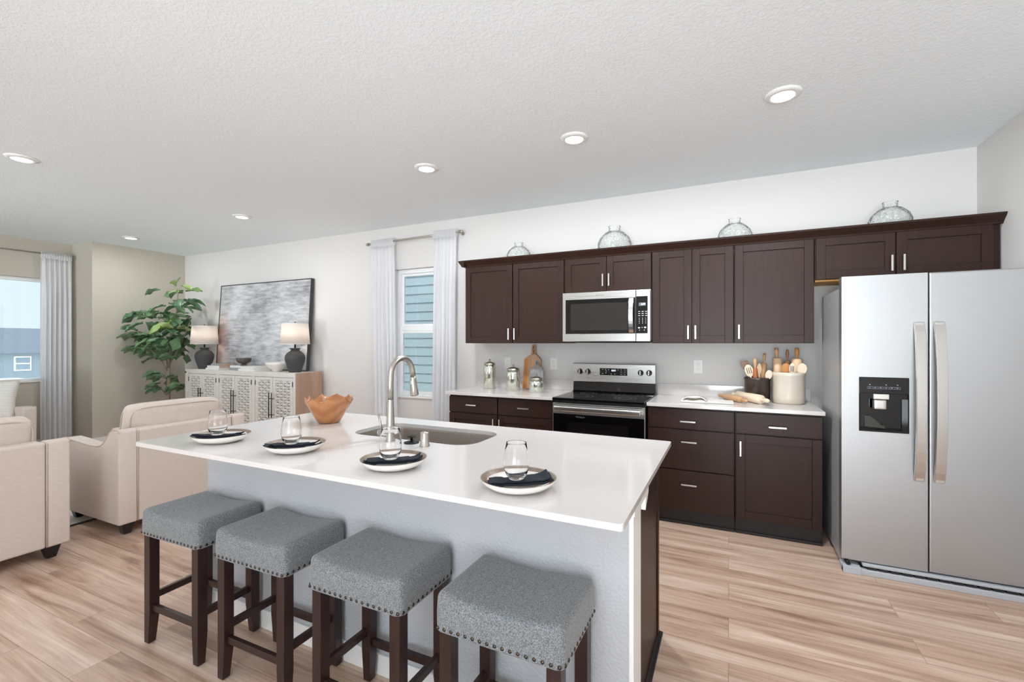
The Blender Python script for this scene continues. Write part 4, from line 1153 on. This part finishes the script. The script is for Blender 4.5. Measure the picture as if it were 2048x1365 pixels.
# cutting boards
tl = math.radians(-8)
t = thing('cutting_board', (-1.765, 4.168, ZT + .003), 'tall wooden cutting board with a handle and leather cord, leaning on the wall', 'cutting board')
t.rotation_euler = (tl, 0, 0)
oul = [(-.095, .0), (.085, .0), (.085, .29), (.078, .305), (.03, .345), (.022, .365), (.022, .425), (.016, .442), (0, .448), (-.016, .442), (-.022, .425), (-.022, .365), (-.03, .345), (-.085, .31), (-.095, .29)]
obj('board', B().prism(oul, 'y', -.012, .008), M['board'], t, .003, 3)
obj('edge_strip', B().box(-.0945, -.055, -.0128, -.0121, .004, .30), M['woodorange'], t)
obj('hanging_hole', B().cyl((0, -.0126, .422), (0, -.0119, .422), .006, seg=16), M['dark'], t)
obj('leather_cord', B().tube([(0, -.015, .422), (-.006, -.016, .39), (.012, -.017, .355), (.05, -.016, .335), (.085, -.014, .30)], .0022, 6).tube([(0, -.015, .422), (.014, -.016, .39), (.006, -.017, .365), (-.006, -.016, .34)], .0022, 6), M['leather'], t)
t = thing('marble_board', (-1.695, 4.10, ZT + .002), 'small grey marble paddle board propped against the wooden cutting board', 'cutting board')
t.rotation_euler = (math.radians(-9), 0, 0)
oul = [(-.07, 0), (.07, 0), (.07, .185), (.055, .215), (.03, .23), (.017, .25), (.016, .285), (0, .297), (-.016, .285), (-.017, .25), (-.03, .23), (-.055, .215), (-.07, .185)]
obj('board', B().prism(oul, 'y', -.006, .004), M['marble'], t, .002, 3)
obj('leather_cord', B().tube([(0, -.0085, .275), (-.012, -.0088, .262), (0, -.009, .25), (.012, -.0088, .262), (0, -.0085, .275)], .002, 6), M['leather'], t)
# crocks
C1 = Vector((.205, 4.07, ZT + .0004)); C2 = Vector((.414, 4.05, ZT + .0004))
t = thing('metal_crock', C1, 'dark aged metal crock holding wooden utensils', 'crock')
obj('crock_body', B().lathe([(1e-4, 0), (.086, 0), (.090, .006), (.090, .17), (.094, .174), (.094, .186), (.090, .19), (.086, .186), (.085, .02), (1e-4, .015)], 44), M['pot'], t)
t = thing('stoneware_crock', C2, 'large cream stoneware crock holding rolling pins and spoons', 'crock')
obj('crock_body', B().lathe([(1e-4, 0), (.100, 0), (.107, .01), (.109, .05), (.109, .205), (.112, .212), (.112, .232), (.108, .238), (.101, .234), (.100, .02), (1e-4, .016)], 48), M['crock'], t)
def along(p, q):
    """matrix that maps local z to the direction p->q, origin at p"""
    d = (Vector(q) - Vector(p)); return Matrix.Translation(p) @ d.to_track_quat('Z', 'Y').to_matrix().to_4x4()
def leaning(name, base, top, label, cat, group):
    """a thing standing in a crock: origin at its lower end; returns root rotated along base->top and its length"""
    t = thing(name, base, label, cat, group); d = Vector(top) - Vector(base)
    zz_ = d.normalized(); yy_ = Vector((0, 1, 0)) if abs(zz_.y) < .8 else Vector((0, 0, 1))
    yy_ = (yy_ - zz_ * yy_.dot(zz_)).normalized(); xx_ = yy_.cross(zz_)
    t.rotation_euler = Matrix((xx_, yy_, zz_)).transposed().to_euler(); return t, d.length
def pin_parts(t, L_, r, m1, m2, hl=.09, hr=.011, both=True):
    obj('roller', B().lathe([(1e-4, hl), (r * .8, hl), (r, hl + .006), (r, L_ - hl - .006), (r * .8, L_ - hl), (1e-4, L_ - hl)], 24), m1, t)
    for s in ((0, 1) if both else (1,)):
        pr = [(hr * .55, 0), (hr * .55, .012), (hr * .95, .03), (hr * 1.15, .055), (hr * .95, .078), (hr * .5, hl - .002), (1e-4, hl)]
        if s: m = Matrix.Translation((0, 0, L_ - hl))
        else: m = Matrix.Translation((0, 0, hl)) @ Matrix.Diagonal((1, 1, -1, 1))
        obj('pin_handle', B().lathe(pr, 16, m), m2, t)
def spoon_parts(t, L_, m, w=.03, slots=0, square=False, bl=.075):
    obj('spoon_handle', B().tube([(0, 0, 0), (0, 0, L_ - bl + .01)], .0055, 10), m, t)
    b = B(); pts = []
    n = 20
    for k in range(n):
        a = 2 * PI * k / n
        x, z = w * math.cos(a), (bl / 2) * math.sin(a)
        if square:
            x = max(-w, min(w, 1.5 * w * math.cos(a))); z = max(-bl/2, min(bl/2, 1.5 * bl / 2 * math.sin(a)))
            if z < 0: x *= (1 + z / bl)
        pts.append((x, L_ - bl / 2 + z))
    if slots:
        b = B()
        x0s = [-w * .95, -w * .42, w * .1, w * .62]
        b.prism(pts, 'y', -.003, .003)
        o = obj('spoon_bowl', b, m, t, .0015)
        sl = B()
        for k in (-1, 0, 1): sl.box(k * w * .45 - .0022, k * w * .45 + .0022, -.0034, .0034, L_ - bl * .74, L_ - bl * .26)
        obj('slots', sl, M['dark'], o)
    else:
        b.prism(pts, 'y', -.003, .003)
        o = obj('spoon_bowl', b, m, t, .002)
        if not square:
            obj('spoon_hollow', B().prism([(p[0] * .8, L_ - bl/2 + (p[1] - (L_ - bl/2)) * .8) for p in pts], 'y', -.0034, -.0031), m, o)
g1 = 'wooden utensils in the crocks'
def P1(x, y, z): return (C1.x + x, C1.y + y, z)
def P2(x, y, z): return (C2.x + x, C2.y + y, z)
zb1, zb2 = ZT + .02, ZT + .021
t, L_ = leaning('spatula', P1(-.01, .015, zb1), P1(-.095, .02, 1.228), 'brown square wooden spatula at the back left of the metal crock', 'spatula', g1); spoon_parts(t, L_, M['woodbrown'], .030, 0, True, .07)
t, L_ = leaning('slotted_spoon', P1(.0, -.02, zb1), P1(-.072, -.05, 1.205), 'pale slotted wooden spoon at the front left of the metal crock', 'spoon', g1); spoon_parts(t, L_, M['woodpale'], .030, 3, False, .10)
t, L_ = leaning('rolling_pin', P1(-.012, -.045, zb1 + .004), P1(-.018, -.05, 1.255), 'slim rolling pin with a reddish body in the middle of the metal crock', 'rolling pin', g1); pin_parts(t, L_, .0165, M['woodred'], M['woodmid'], .08, .012)
t, L_ = leaning('wooden_spoon', P1(.012, .0, zb1), P1(.012, -.03, 1.215), 'pale wooden spoon seen edge-on beside the red rolling pin', 'spoon', g1); spoon_parts(t, L_, M['woodlight'], .017, 0, False, .09)
t, L_ = leaning('rolling_pin', P1(.028, .025, zb1 + .004), P1(.052, .03, 1.29), 'tall light brown rolling pin at the back right of the metal crock', 'rolling pin', g1); pin_parts(t, L_, .021, M['woodmid'], M['woodmid'], .075, .010)
t, L_ = leaning('wooden_spoon', P1(.04, -.035, zb1), P1(.082, -.052, 1.165), 'pale wooden spoon at the right edge of the metal crock', 'spoon', g1); spoon_parts(t, L_, M['woodpale'], .024, 0, False, .075)
t, L_ = leaning('rolling_pin', P2(-.05, .03, zb2 + .004), P2(-.078, .034, 1.335), 'thick pale rolling pin at the left of the stoneware crock', 'rolling pin', g1); pin_parts(t, L_, .033, M['woodlight'], M['woodmid'], .078, .0135)
t, L_ = leaning('rolling_pin', P2(.0, .064, zb2 + .004), P2(.0, .07, 1.325), 'thin-handled brown rolling pin in the middle of the stoneware crock', 'rolling pin', g1); pin_parts(t, L_, .021, M['woodmid'], M['woodbrown'], .09, .010)
t, L_ = leaning('rolling_pin', P2(.052, .005, zb2 + .004), P2(.056, .0, 1.337), 'rolling pin with an orange handle at the right of the stoneware crock', 'rolling pin', g1); pin_parts(t, L_, .036, M['woodlight'], M['woodorange'], .080, .0135)
t, L_ = leaning('wooden_spoon', P2(-.022, -.040, zb2), P2(-.022, -.062, 1.222), 'brown wooden spoon at the front left of the stoneware crock', 'spoon', g1); spoon_parts(t, L_, M['woodorange'], .031, 0, False, .085)
t, L_ = leaning('slotted_spoon', P2(.012, -.062, zb2), P2(.018, -.074, 1.225), 'narrow pale slotted spoon at the front of the stoneware crock', 'spoon', g1); spoon_parts(t, L_, M['woodpale'], .020, 3, False, .09)
t, L_ = leaning('wooden_spoon', P2(.055, -.055, zb2), P2(.086, -.048, 1.222), 'pale round wooden spoon at the right of the stoneware crock', 'spoon', g1); spoon_parts(t, L_, M['woodpale'], .033, 0, False, .085)
# lying rolling pins
def lying(a, b_, r, m1, m2, label, hl, hr):
    t, L_ = leaning('rolling_pin', a, b_, label, 'rolling pin', 'rolling pins lying on the counter'); pin_parts(t, L_, r, m1, m2, hl, hr)
lying((-.075, 4.195, ZT + .0235), (.128, 3.838, ZT + .0235), .023, M['woodmid'], M['woodmid'], 'brown rolling pin lying on the counter beside the open book', .085, .012)
lying((.028, 4.215, ZT + .0352), (.266, 3.800, ZT + .0352), .0348, M['woodpale'], M['woodpale'], 'thick pale rolling pin lying on the counter in front of the metal crock', .085, .014)
# open book
t = thing('open_book', (-.152, 3.855, ZT + .0004), 'open cookbook lying on the counter right of the stove', 'book', rz=.03)
obj('book_cover', B().box(-.190, .190, -.098, .098, 0, .003), M['bookgrey'], t, .001)
def pages(s, h, wob):
    b = B(); n = 20; pr = []
    for i in range(n + 1):
        u = i / n; x = s * .186 * u; z = .0035 + h * (1 - (1 - min(1, u * 5)) ** 2) * (1 - .55 * u) + wob * math.sin(u * 9) * u * (1 - u) * 2
        pr.append((x, z))
    poly = pr + [(s * .186, .0031), (0, .0031)]
    b.prism(poly, 'y', -.094, .094); return b
obj('page_block', pages(-1, .016, .006), M['paper'], t); obj('page_block', pages(1, .013, 0), M['paper'], t)
b = B(); n = 20; vv = []
for i in range(n + 1):
    u = i / n; vv += [(-.17 * u - .004, -.085, .016 + .030 * math.sin(PI * u) ** 1.0 + .006 * math.sin(9 * u)), (-.17 * u - .004, .09, .018 + .022 * math.sin(PI * u))]
b._add(vv, [(2*i, 2*i+1, 2*i+3, 2*i+2) for i in range(n)], None, True)
o = obj('loose_page', b, M['paper'], t, fixn=False); o.modifiers.new('thickness', 'SOLIDIFY').thickness = .0006

# ================================================================== CONSOLE AND WHAT STANDS ON IT
KX0, KX1, KY0, KY1, KZ = -6.895, -4.685, 3.80, 4.20, 1.01
kc = (KX0 + KX1) / 2
t = thing('sideboard', (kc, KY1, 0), 'whitewashed wooden sideboard with six woven doors and black pulls', 'sideboard')
def kx(x): return x - kc
def ky(y): return y - KY1
b = B(); b.box(kx(KX0), kx(KX1) - .03, ky(KY0), 0, KZ - .03, KZ)
b.box(kx(KX0), kx(KX1) - .03, ky(KY0) , ky(KY0) + .02, KZ - .055, KZ - .03)
b.box(kx(KX0), kx(KX0) + .03, ky(KY0), 0, .12, KZ - .03)
b.box(kx(KX0) + .03, kx(KX1) - .03, ky(KY0) + .03, 0, .12, KZ - .03)
for xa, xb in ((-6.865, -6.82), (-6.195, -6.139), (-5.471, -5.412)): b.box(kx(xa), kx(xb), ky(KY0), ky(KY0) + .03, .12, KZ - .055)
b.box(kx(-6.82), kx(KX1) - .03, ky(KY0) + .001, ky(KY0) + .03, .12, .15)
obj('cabinet_body', b, M['consolewhite'], t, .001)
obj('front_stile', B().box(kx(KX1) - .0298, kx(KX1) - .0002, ky(KY0), ky(KY0) + .012, .12, KZ), M['consolewhite'], t)
obj('end_panel', B().box(kx(KX1) - .0298, kx(KX1), ky(KY0) + .0122, 0, .12, KZ), M['consoleside'], t, .001)
for x in (KX0 + .01, KX1 - .06):
    for y in (KY0 + .01, KY1 - .06): obj('leg', B().box(kx(x), kx(x) + .05, ky(y), ky(y) + .05, 0, .1195), M['consolewhite'], t)
edges = [(-6.816, -6.513), (-6.508, -6.199), (-6.135, -5.814), (-5.809, -5.475), (-5.408, -5.084), (-5.079, -4.722)]
for k, (xa, xb) in enumerate(edges):
    z0, z1 = .155, KZ - .060; s = .05
    b = B(); b.box(kx(xa), kx(xa + s), ky(KY0) + .002, ky(KY0) + .024, z0, z1); b.box(kx(xb - s), kx(xb), ky(KY0) + .002, ky(KY0) + .024, z0, z1)
    b.box(kx(xa + s), kx(xb - s), ky(KY0) + .002, ky(KY0) + .024, z0, z0 + s); b.box(kx(xa + s), kx(xb - s), ky(KY0) + .002, ky(KY0) + .024, z1 - .035, z1)
    d = obj('door', b, M['consolewhite'], t, .001)
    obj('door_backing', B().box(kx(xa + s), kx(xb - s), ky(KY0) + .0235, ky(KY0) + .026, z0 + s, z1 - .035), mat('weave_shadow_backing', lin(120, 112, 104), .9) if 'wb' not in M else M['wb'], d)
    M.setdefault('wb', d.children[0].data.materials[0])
    b = B(); W = xb - xa - 2 * s; cols = 4; cw = W / cols; rows = 21; rh = (z1 - .035 - z0 - s) / rows
    for c_ in range(cols + 1):
        x = kx(xa + s + c_ * cw) ; b.box(max(x - .008, kx(xa + s)), min(x + .008, kx(xb - s)), ky(KY0) + .010, ky(KY0) + .016, z0 + s, z1 - .035)
    for r_ in range(rows):
        zc = z0 + s + (r_ + .5) * rh
        for c_ in range(cols):
            x0 = kx(xa + s + c_ * cw)
            over = (r_ + c_) % 2 == 0
            if over: b.box(x0 - .004, x0 + cw * .92, ky(KY0) + .004, ky(KY0) + .0095, zc - rh * .42, zc + rh * .42)
            else: b.box(x0 + cw * .06, x0 + cw * .9, ky(KY0) + .0165, ky(KY0) + .021, zc - rh * .36, zc + rh * .36)
    obj('woven_panel', b, M['consolewhite'], d, fixn=False)
    hx = kx(xb - .022) if k % 2 == 0 else kx(xa + .022)
    yy = ky(KY0) - .034
    b = B().cyl((hx, yy, .455), (hx, yy, .765), .0055, seg=10)
    for z in (.49, .69): b.cyl((hx, yy, z), (hx, ky(KY0) + .002, z), .0045, seg=8)
    obj('handle', b, M['blackmetal'], d)
    ex = kx(xa) + .004 if k % 2 == 0 else kx(xb) - .004
    obj('hinge', B().cyl((ex, ky(KY0) + .0, .845), (ex, ky(KY0) + .0, .905), .005, seg=8), M['blackmetal'], d)
# painting
t = thing('painting', (-5.800, 4.166, KZ + .0004), 'large abstract grey painting in a thin dark frame, leaning on the sideboard', 'painting')
t.rotation_euler = (math.radians(-3.7), 0, 0)
pw, phh = .93, 1.205
obj('canvas', B().box(-pw + .012, pw - .012, -.040, -.010, .012, phh - .012), M['painting'], t)
b = B(); b.box(-pw, -pw + .010, -.045, 0, 0.003, phh); b.box(pw - .010, pw, -.045, 0, 0.003, phh); b.box(-pw + .01, pw - .01, -.045, 0, 0.003, .011); b.box(-pw + .01, pw - .01, -.045, 0, phh - .01, phh)
obj('frame', b, M['frame'], t)
# lamps
def lamp(x, y, label, rz):
    t = thing('table_lamp', (x, y, KZ + .0004), label, 'lamp', 'matching table lamps', rz)
    k = 1.0
    pr = [(1e-4, 0), (.068, 0), (.074, .01), (.092, .07), (.111, .13), (.118, .175), (.112, .21), (.092, .24), (.060, .262), (.050, .272), (.050, .285), (.062, .292), (.064, .298), (.058, .302), (1e-4, .302)]
    obj('lamp_base', B().lathe(pr, 44, None, lambda r, z, a: (r * (1 + .008 * math.sin(2 * a + 9 * z)), z)), M['charcoal'], t)
    obj('lamp_neck', B().cyl((0, 0, .302), (0, 0, .40), .010), M['blackmetal'], t)
    sh = obj('lamp_shade', B().lathe([(.172, .352), (.153, .603)], 56), M['shade'], t, fixn=False)
    sh.modifiers.new('thickness', 'SOLIDIFY').thickness = .0015
    obj('shade_rim', B().lathe([(.1725, .350), (.1745, .352), (.1725, .356)], 56).lathe([(.1535, .600), (.155, .604), (.1525, .606)], 56), M['piping'] if False else M['trim'], sh)
    obj('finial', B().lathe([(.003, .60), (.003, .618), (.007, .622), (.006, .630), (1e-4, .633)], 12), M['blackmetal'], t)
    b = B()
    for a in (0, 2.094, 4.189): b.tube([(0, 0, .605), (.153 * math.cos(a), .153 * math.sin(a), .602)], .0018, 6)
    obj('shade_spider', b, M['blackmetal'], t)
    obj('bulb', B().sphere((0, 0, .455), .028, 16, 10).cyl((0, 0, .40), (0, 0, .43), .013), M['lens'], t)
    d = bpy.data.lights.new('lamp_bulb_light', 'POINT'); d.energy = 0.8; d.color = (1.0, .86, .74); d.shadow_soft_size = .04
    l = bpy.data.objects.new('lamp_bulb_light', d); C.objects.link(l); l.parent = t; l.location = (0, 0, .51)
lamp(-6.725, 3.962, 'dark urn-shaped lamp with white shade at the left sideboard end, by the plant', 0)
lamp(-4.885, 3.965, 'dark urn-shaped lamp with white shade at the right end of the sideboard', 1)
# books and bowls
def book(x0, x1, y0, y1, z0, h, mname, label, rz=0, group='books on the sideboard'):
    cx, cy = (x0 + x1) / 2, (y0 + y1) / 2
    t = thing('book', (cx, cy, z0), label, 'book', group, rz)
    w, d = (x1 - x0) / 2, (y1 - y0) / 2; c_ = .0022
    b = B(); b.box(-w, w, -d, d, 0, c_); b.box(-w, w, -d, d, h - c_, h); b.box(-w, w, -d, -d + .003, c_, h - c_)
    obj('book_cover', b, M[mname], t, .0006)
    obj('pages', B().box(-w + .004, w - .003, -d + .003, d - .004, c_, h - c_), M['booktan'] if 'tan' in label else M['paper'], t)
e = .0004
z = KZ + e
book(-6.505, -6.215, 3.845, 4.06, z, .024, 'bookwhite', 'thin white book at the bottom of the left stack, beside the left lamp')
book(-6.470, -6.205, 3.845, 4.05, z + .0245, .032, 'bookwhite', 'white book in the middle of the left stack, with tan page edges')
book(-6.400, -6.200, 3.855, 4.04, z + .057, .027, 'bookgrey', 'top book of the left stack, grey with tan page edges')
book(-6.055, -5.80, 3.885, 4.09, z, .034, 'bookgrey', 'grey book under the white one below the dark ribbed bowl')
book(-6.045, -5.80, 3.890, 4.08, z + .0345, .028, 'bookwhite', 'white book directly under the dark ribbed bowl')
book(-5.785, -5.475, 3.83, 4.075, z, .030, 'bookwhite', 'lower of the two white books near the white bowl')
book(-5.745, -5.485, 3.835, 4.07, z + .0305, .028, 'bookwhite', 'upper of the two white books near the white bowl')
t = thing('ribbed_bowl', (-5.90, 3.985, z + .063), 'small dark ribbed footed bowl standing on books', 'bowl')
def rib(r, z_, a): return (r * (1 + .05 * abs(math.sin(9 * a))) if r > .05 else r, z_)
obj('bowl_body', B().lathe([(1e-4, 0), (.048, 0), (.046, .006), (.026, .014), (.028, .02), (.066, .038), (.084, .062), (.088, .098), (.083, .098), (.078, .065), (.06, .045), (1e-4, .03)], 90, None, rib), M['bronze'], t)
t = thing('white_bowl', (-5.215, 3.965, z), 'wide white footed bowl on the sideboard beside the right lamp', 'bowl')
obj('bowl_body', B().lathe([(1e-4, 0), (.056, 0), (.058, .012), (.062, .02), (.10, .048), (.13, .085), (.142, .116), (.138, .118), (.124, .09), (.095, .058), (.05, .034), (1e-4, .03)], 56), M['ceramic'], t)

# ================================================================== POTTED FIG
px_, py_ = -7.15, 3.72
t = thing('fiddle_leaf_fig', (px_, py_, 0), 'potted fiddle-leaf fig tree in the corner between the beige wall and the sideboard', 'plant')
obj('pot', B().lathe([(1e-4, 0), (.13, 0), (.155, .03), (.17, .18), (.165, .30), (.155, .31), (.15, .30), (.15, .27), (1e-4, .265)], 36), M['basket'], t)
U = Vector((math.cos(YAW), math.sin(YAW), 0)); W_ = Vector((-math.sin(YAW), math.cos(YAW), 0))
def pt(a, d, z): v = U * a + W_ * d; return Vector((v.x, v.y, z))
b = B()
trunk = [pt(0, 0, .25), pt(.0, .0, .6), pt(.01, .0, .9), pt(-.005, .01, 1.05)]
b.tube(trunk, [.026, .024, .022, .019], 10)
stems = [[pt(-.0, .0, 1.0), pt(-.05, .02, 1.2), pt(-.12, .05, 1.38), pt(-.3, .0, 1.5), pt(-.42, -.03, 1.55)],
         [pt(0, 0, 1.02), pt(.05, -.03, 1.25), pt(.06, -.03, 1.55), pt(.12, .0, 1.85), pt(.14, .0, 2.12)],
         [pt(.0, .02, 1.04), pt(.02, .06, 1.3), pt(-.04, .08, 1.6), pt(-.15, .05, 1.78)],
         [pt(0, 0, 1.03), pt(.1, .02, 1.25), pt(.2, .05, 1.5), pt(.30, .0, 1.66)],
         [pt(0, 0, .97), pt(-.04, -.05, 1.1), pt(-.2, -.08, 1.3), pt(-.34, -.06, 1.36)],
         [pt(0, 0, .70), pt(.06, -.02, .72), pt(.2, -.02, .76)], [pt(0, 0, .85), pt(-.05, -.02, .9), pt(-.14, -.02, .92)],
         [pt(0, 0, .62), pt(-.08, -.02, .72), pt(-.18, -.02, .76)]]
for s in stems: b.tube(s, [.011 - .006 * i / (len(s) - 1) for i in range(len(s))], 8)
obj('trunk', b, M['bark'], t)
rnd = random.Random(11)
bm = bmesh.new(); tone = bm.verts.layers.float.new('tone')
def leaf(base, direction, length, width, tn, droop):
    d = direction.normalized(); side = d.cross(Vector((0, 0, 1)))
    if side.length < .1: side = Vector((1, 0, 0))
    side.normalize(); up = side.cross(d)
    tilt = rnd.uniform(-.7, .7); side = (side * math.cos(tilt) + up * math.sin(tilt)); up = side.cross(d)
    prof = [0.04, .10, .30, .36, .42, .62, .86, 1.0, .92, .58, .12]
    rows = []
    ns = len(prof)
    for i, wv in enumerate(prof):
        u = i / (ns - 1); p = base + d * (length * u) + Vector((0, 0, -droop * length * u * u))
        row = []
        for j in range(-2, 3):
            q = p + side * (width * .5 * wv * j / 2) + up * (.10 * width * abs(j) + .05 * width * math.sin(u * 13 + j * 1.3) * abs(j) * .6)
            v = bm.verts.new(q); v[tone] = max(0, min(1, tn + .06 * (j == 0))); row.append(v)
        rows.append(row)
    for i in range(ns - 1):
        for j in range(4):
            f = bm.faces.new((rows[i][j], rows[i+1][j], rows[i+1][j+1], rows[i][j+1])); f.smooth = True
# clusters (sideways, height, count, spread, tone)
cl = [(.20, 2.13, 3, .03, .8), (.05, 2.07, 2, .03, .25), (.15, 1.98, 4, .05, .3), (.24, 1.92, 4, .05, .25), (.08, 1.90, 4, .04, .25),
      (-.34, 1.80, 2, .02, .2), (-.22, 1.76, 4, .05, .35), (-.08, 1.76, 5, .06, .3), (.07, 1.74, 6, .07, .3), (.20, 1.72, 5, .05, .35), (.20, 1.68, 2, .03, .95),
 (-.14, 1.62, 6, .08, .35), (.02, 1.60, 7, .08, .35), (.16, 1.56, 7, .08, .35), (.20, 1.55, 3, .03, .95),
      (-.44, 1.48, 4, .04, .4), (-.30, 1.50, 6, .06, .3), (-.16, 1.46, 7, .08, .45), (.0, 1.44, 7, .08, .35), (.14, 1.42, 7, .07, .3), (.26, 1.42, 4, .05, .25),
      (-.34, 1.34, 5, .06, .35), (-.22, 1.32, 6, .07, .35), (-.08, 1.30, 6, .07, .3), (.08, 1.28, 5, .06, .35), (.22, 1.30, 4, .05, .45), (-.16, 1.20, 3, .05, .35), (.18, 1.20, 3, .04, .25),
      (-.06, .90, 4, .03, .3), (.06, .86, 2, .03, .3), (-.13, .76, 3, .03, .25), (.16, .74, 4, .04, .35), (.27, .76, 3, .03, .3)]
for a, z, n, sp_, tn in cl:
    for k in range(int(n * 1.25 + .5)):
        dd = rnd.uniform(-.22, .22) * (1 if z > 1.1 else .35)
        if a < -.25: dd = rnd.uniform(-.1, .12)
        base = pt(a + rnd.uniform(-sp_, sp_), dd, z + rnd.uniform(-.05, .05))
        out = Vector((base.x, base.y, 0)) * .8 + pt(rnd.uniform(-.3, .3), rnd.uniform(-.25, .25), 0)
        out.normalize(); ang = rnd.uniform(-.5, .45)
        d = out * math.cos(ang) + Vector((0, 0, math.sin(ang)))
        L_ = rnd.uniform(.15, .23)
        tip = base + d * L_
        if tip.x + px_ < XL + .03: d.x = abs(d.x)
        if tip.y + py_ > YB - .05: d.y = -abs(d.y)
        if z < 1.9 and tip.dot(U) > .27: d = (d - U * (2 * max(0, d.dot(U)))); base = base - U * max(0, base.dot(U) - .20)
        leaf(base, d, L_, L_ * rnd.uniform(.62, .80), tn + rnd.uniform(-.15, .15), rnd.uniform(.1, .6))
me = bpy.data.meshes.new('foliage'); bm.to_mesh(me); bm.free(); me.materials.append(M['leaf'])
o = bpy.data.objects.new('foliage', me); C.objects.link(o); o.parent = t

# ================================================================== ARMCHAIRS, SOFA, RUG
def upholstered(name, label, cat, group, width, depth, cushions, lift=.0):
    """back plane at local x=0 facing +x; the seat faces -x"""
    t = thing(name, (0, 0, 0), label, cat, group)
    W = width / 2; aw = .115
    prof = [(0, .085), (.0, .735), (-.012, .752), (-.035, .757), (-.085, .752), (-.125, .735), (-.165, .695), (-.205, .655), (-.25, .628), (-.31, .616), (-.42, .614), (-.60, .626), (-depth + .03, .636), (-depth, .615), (-depth + .01, .085)]
    for s in (-1, 1):
        y0, y1 = sorted((s * W, s * (W - aw)))
        a = obj('arm', B().prism(prof, 'y', y0, y1), M['cream'], t, .012, 4)
        for f in a.data.polygons: f.use_smooth = True
        yo = s * (W - .004)
        pp = [(x, yo, z) for x, z in prof[1:14]]
        obj('piping', B().tube(pp, .0042, 8), M['piping'], a)
    bk = obj('back_panel', B().box(-.14, -.001, -W + aw + .001, W - aw - .001, .085, .748), M['cream'], t, .014, 4)
    for s in (-1, 1): obj('piping', B().tube([(.001, s * (W - aw), .09), (.001, s * (W - aw), .74)], .0035, 8), M['piping'], bk)
    obj('seat_base', B().box(-depth + .012, -.141, -W + aw + .001, W - aw - .001, .085, .30), M['cream'], t, .012, 3)
    inner = 2 * (W - aw) - .01; cw = inner / cushions
    for k in range(cushions):
        yc = -inner / 2 + cw * (k + .5)
        obj('seat_cushion', B().puff(-depth / 2 - .06, yc, .385, depth / 2 - .075, cw / 2 - .003, .083, .035, (.0, .0, .015)), M['cream'], t)
        rot = Matrix.Translation((-.225, yc, .68)) @ Matrix.Rotation(math.radians(11), 4, 'Y')
        bw = cw / 2 - .006
        c_ = obj('back_cushion', B().puff(0, 0, 0, .07, bw, .225, .045, (.03, .0, .012), rot), M['cream'], t)
        for sx_ in (-1, 1):
            pts = []
            for a in range(41):
                th = 2 * PI * a / 40; n_ = 7
                cc, ss = math.cos(th), math.sin(th)
                yy = bw * math.copysign(abs(cc) ** (2 / n_), cc) * .985; zz = .225 * math.copysign(abs(ss) ** (2 / n_), ss) * .985
                pts.append(tuple(rot @ Vector((sx_ * .060, yy, zz))))
            obj('cushion_piping', B().tube(pts, .0045, 8, caps=False), M['piping'], c_)
    for sx_, zz in ((-.07, 0), (-depth + .08, lift)):
        for s in (-1, 1):
            y = s * (W - .075)
            obj('leg', B().taper((sx_ - .022, sx_ + .022, y - .022, y + .022, zz + .0002), (sx_ - .042, sx_ + .042, y - .042, y + .042, .086)), M['blackleg'], t, .002)
    return t
RUG = .009
ch = upholstered('armchair', 'cream linen armchair seen from behind, next to the island end', 'armchair', 'cream armchairs', .925, .84, 1, RUG)
ch.location = (-3.86, 2.157, 0)
c2 = copy_tree(ch); c2.location = (-3.86, .975, 0); c2['label'] = 'cream linen armchair seen from behind, cut off by the left picture edge'
sf = upholstered('sofa', 'cream linen sofa under the wide left window', 'sofa', None, 1.95, .86, 3, 0)
sf.location = (-8.12, 1.43, 0); sf.rotation_euler = (0, 0, PI)
def pillow(loc, rot, hw_, label, m, hz=None):
    t = thing('throw_pillow', loc, label, 'pillow'); t.rotation_euler = rot
    hz = hz or hw_
    b = B()
    n = 16; vv = []; ff = []
    for s in (-1, 1):
        for i in range(n + 1):
            for j in range(n + 1):
                u, v = -1 + 2 * i / n, -1 + 2 * j / n
                th = .075 * ((1 - u ** 4) * (1 - v ** 4)) ** .6
                k = 1 - .06 * (1 - abs(u * v))
                vv.append((s * th, hw_ * u * (k if abs(u) > .5 else 1), hz * v * (k if abs(v) > .5 else 1)))
    for s in range(2):
        for i in range(n):
            for j in range(n):
                a = s * (n + 1) ** 2 + i * (n + 1) + j; q = (a, a + 1, a + n + 2, a + n + 1)
                ff.append(q if s else q[::-1])
    b._add(vv, ff, None, True); bmesh.ops.remove_doubles(b.bm, verts=b.bm.verts, dist=1e-5)
    obj('pillow_cover', b, M[m], t)
pillow((-7.66, 2.13, .71), (0, math.radians(-16), math.radians(-38)), .24, 'white finely striped throw pillow on the sofa arm by the window', 'stripes')
pillow((-4.185, 1.90, .625), (0, math.radians(10), math.radians(4)), .115, 'small cream throw pillow in the armchair near the island, peeking past its back cushion', 'cream')
t = thing('area_rug', (-5.9, 1.6, 0), 'light woven area rug with a dark edge beneath the seating', 'rug')
obj('rug_pile', B().box(-1.35, 1.44, -1.3, 1.3, 0.0005, .008), M['rug'], t)
b = B(); b.box(1.44, 1.462, -1.322, 1.322, .0005, .0088); b.box(-1.372, -1.35, -1.322, 1.322, .0005, .0088); b.box(-1.35, 1.44, -1.322, -1.3, .0005, .0088); b.box(-1.35, 1.44, 1.3, 1.322, .0005, .0088)
obj('rug_binding', b, M['rugedge'], t)
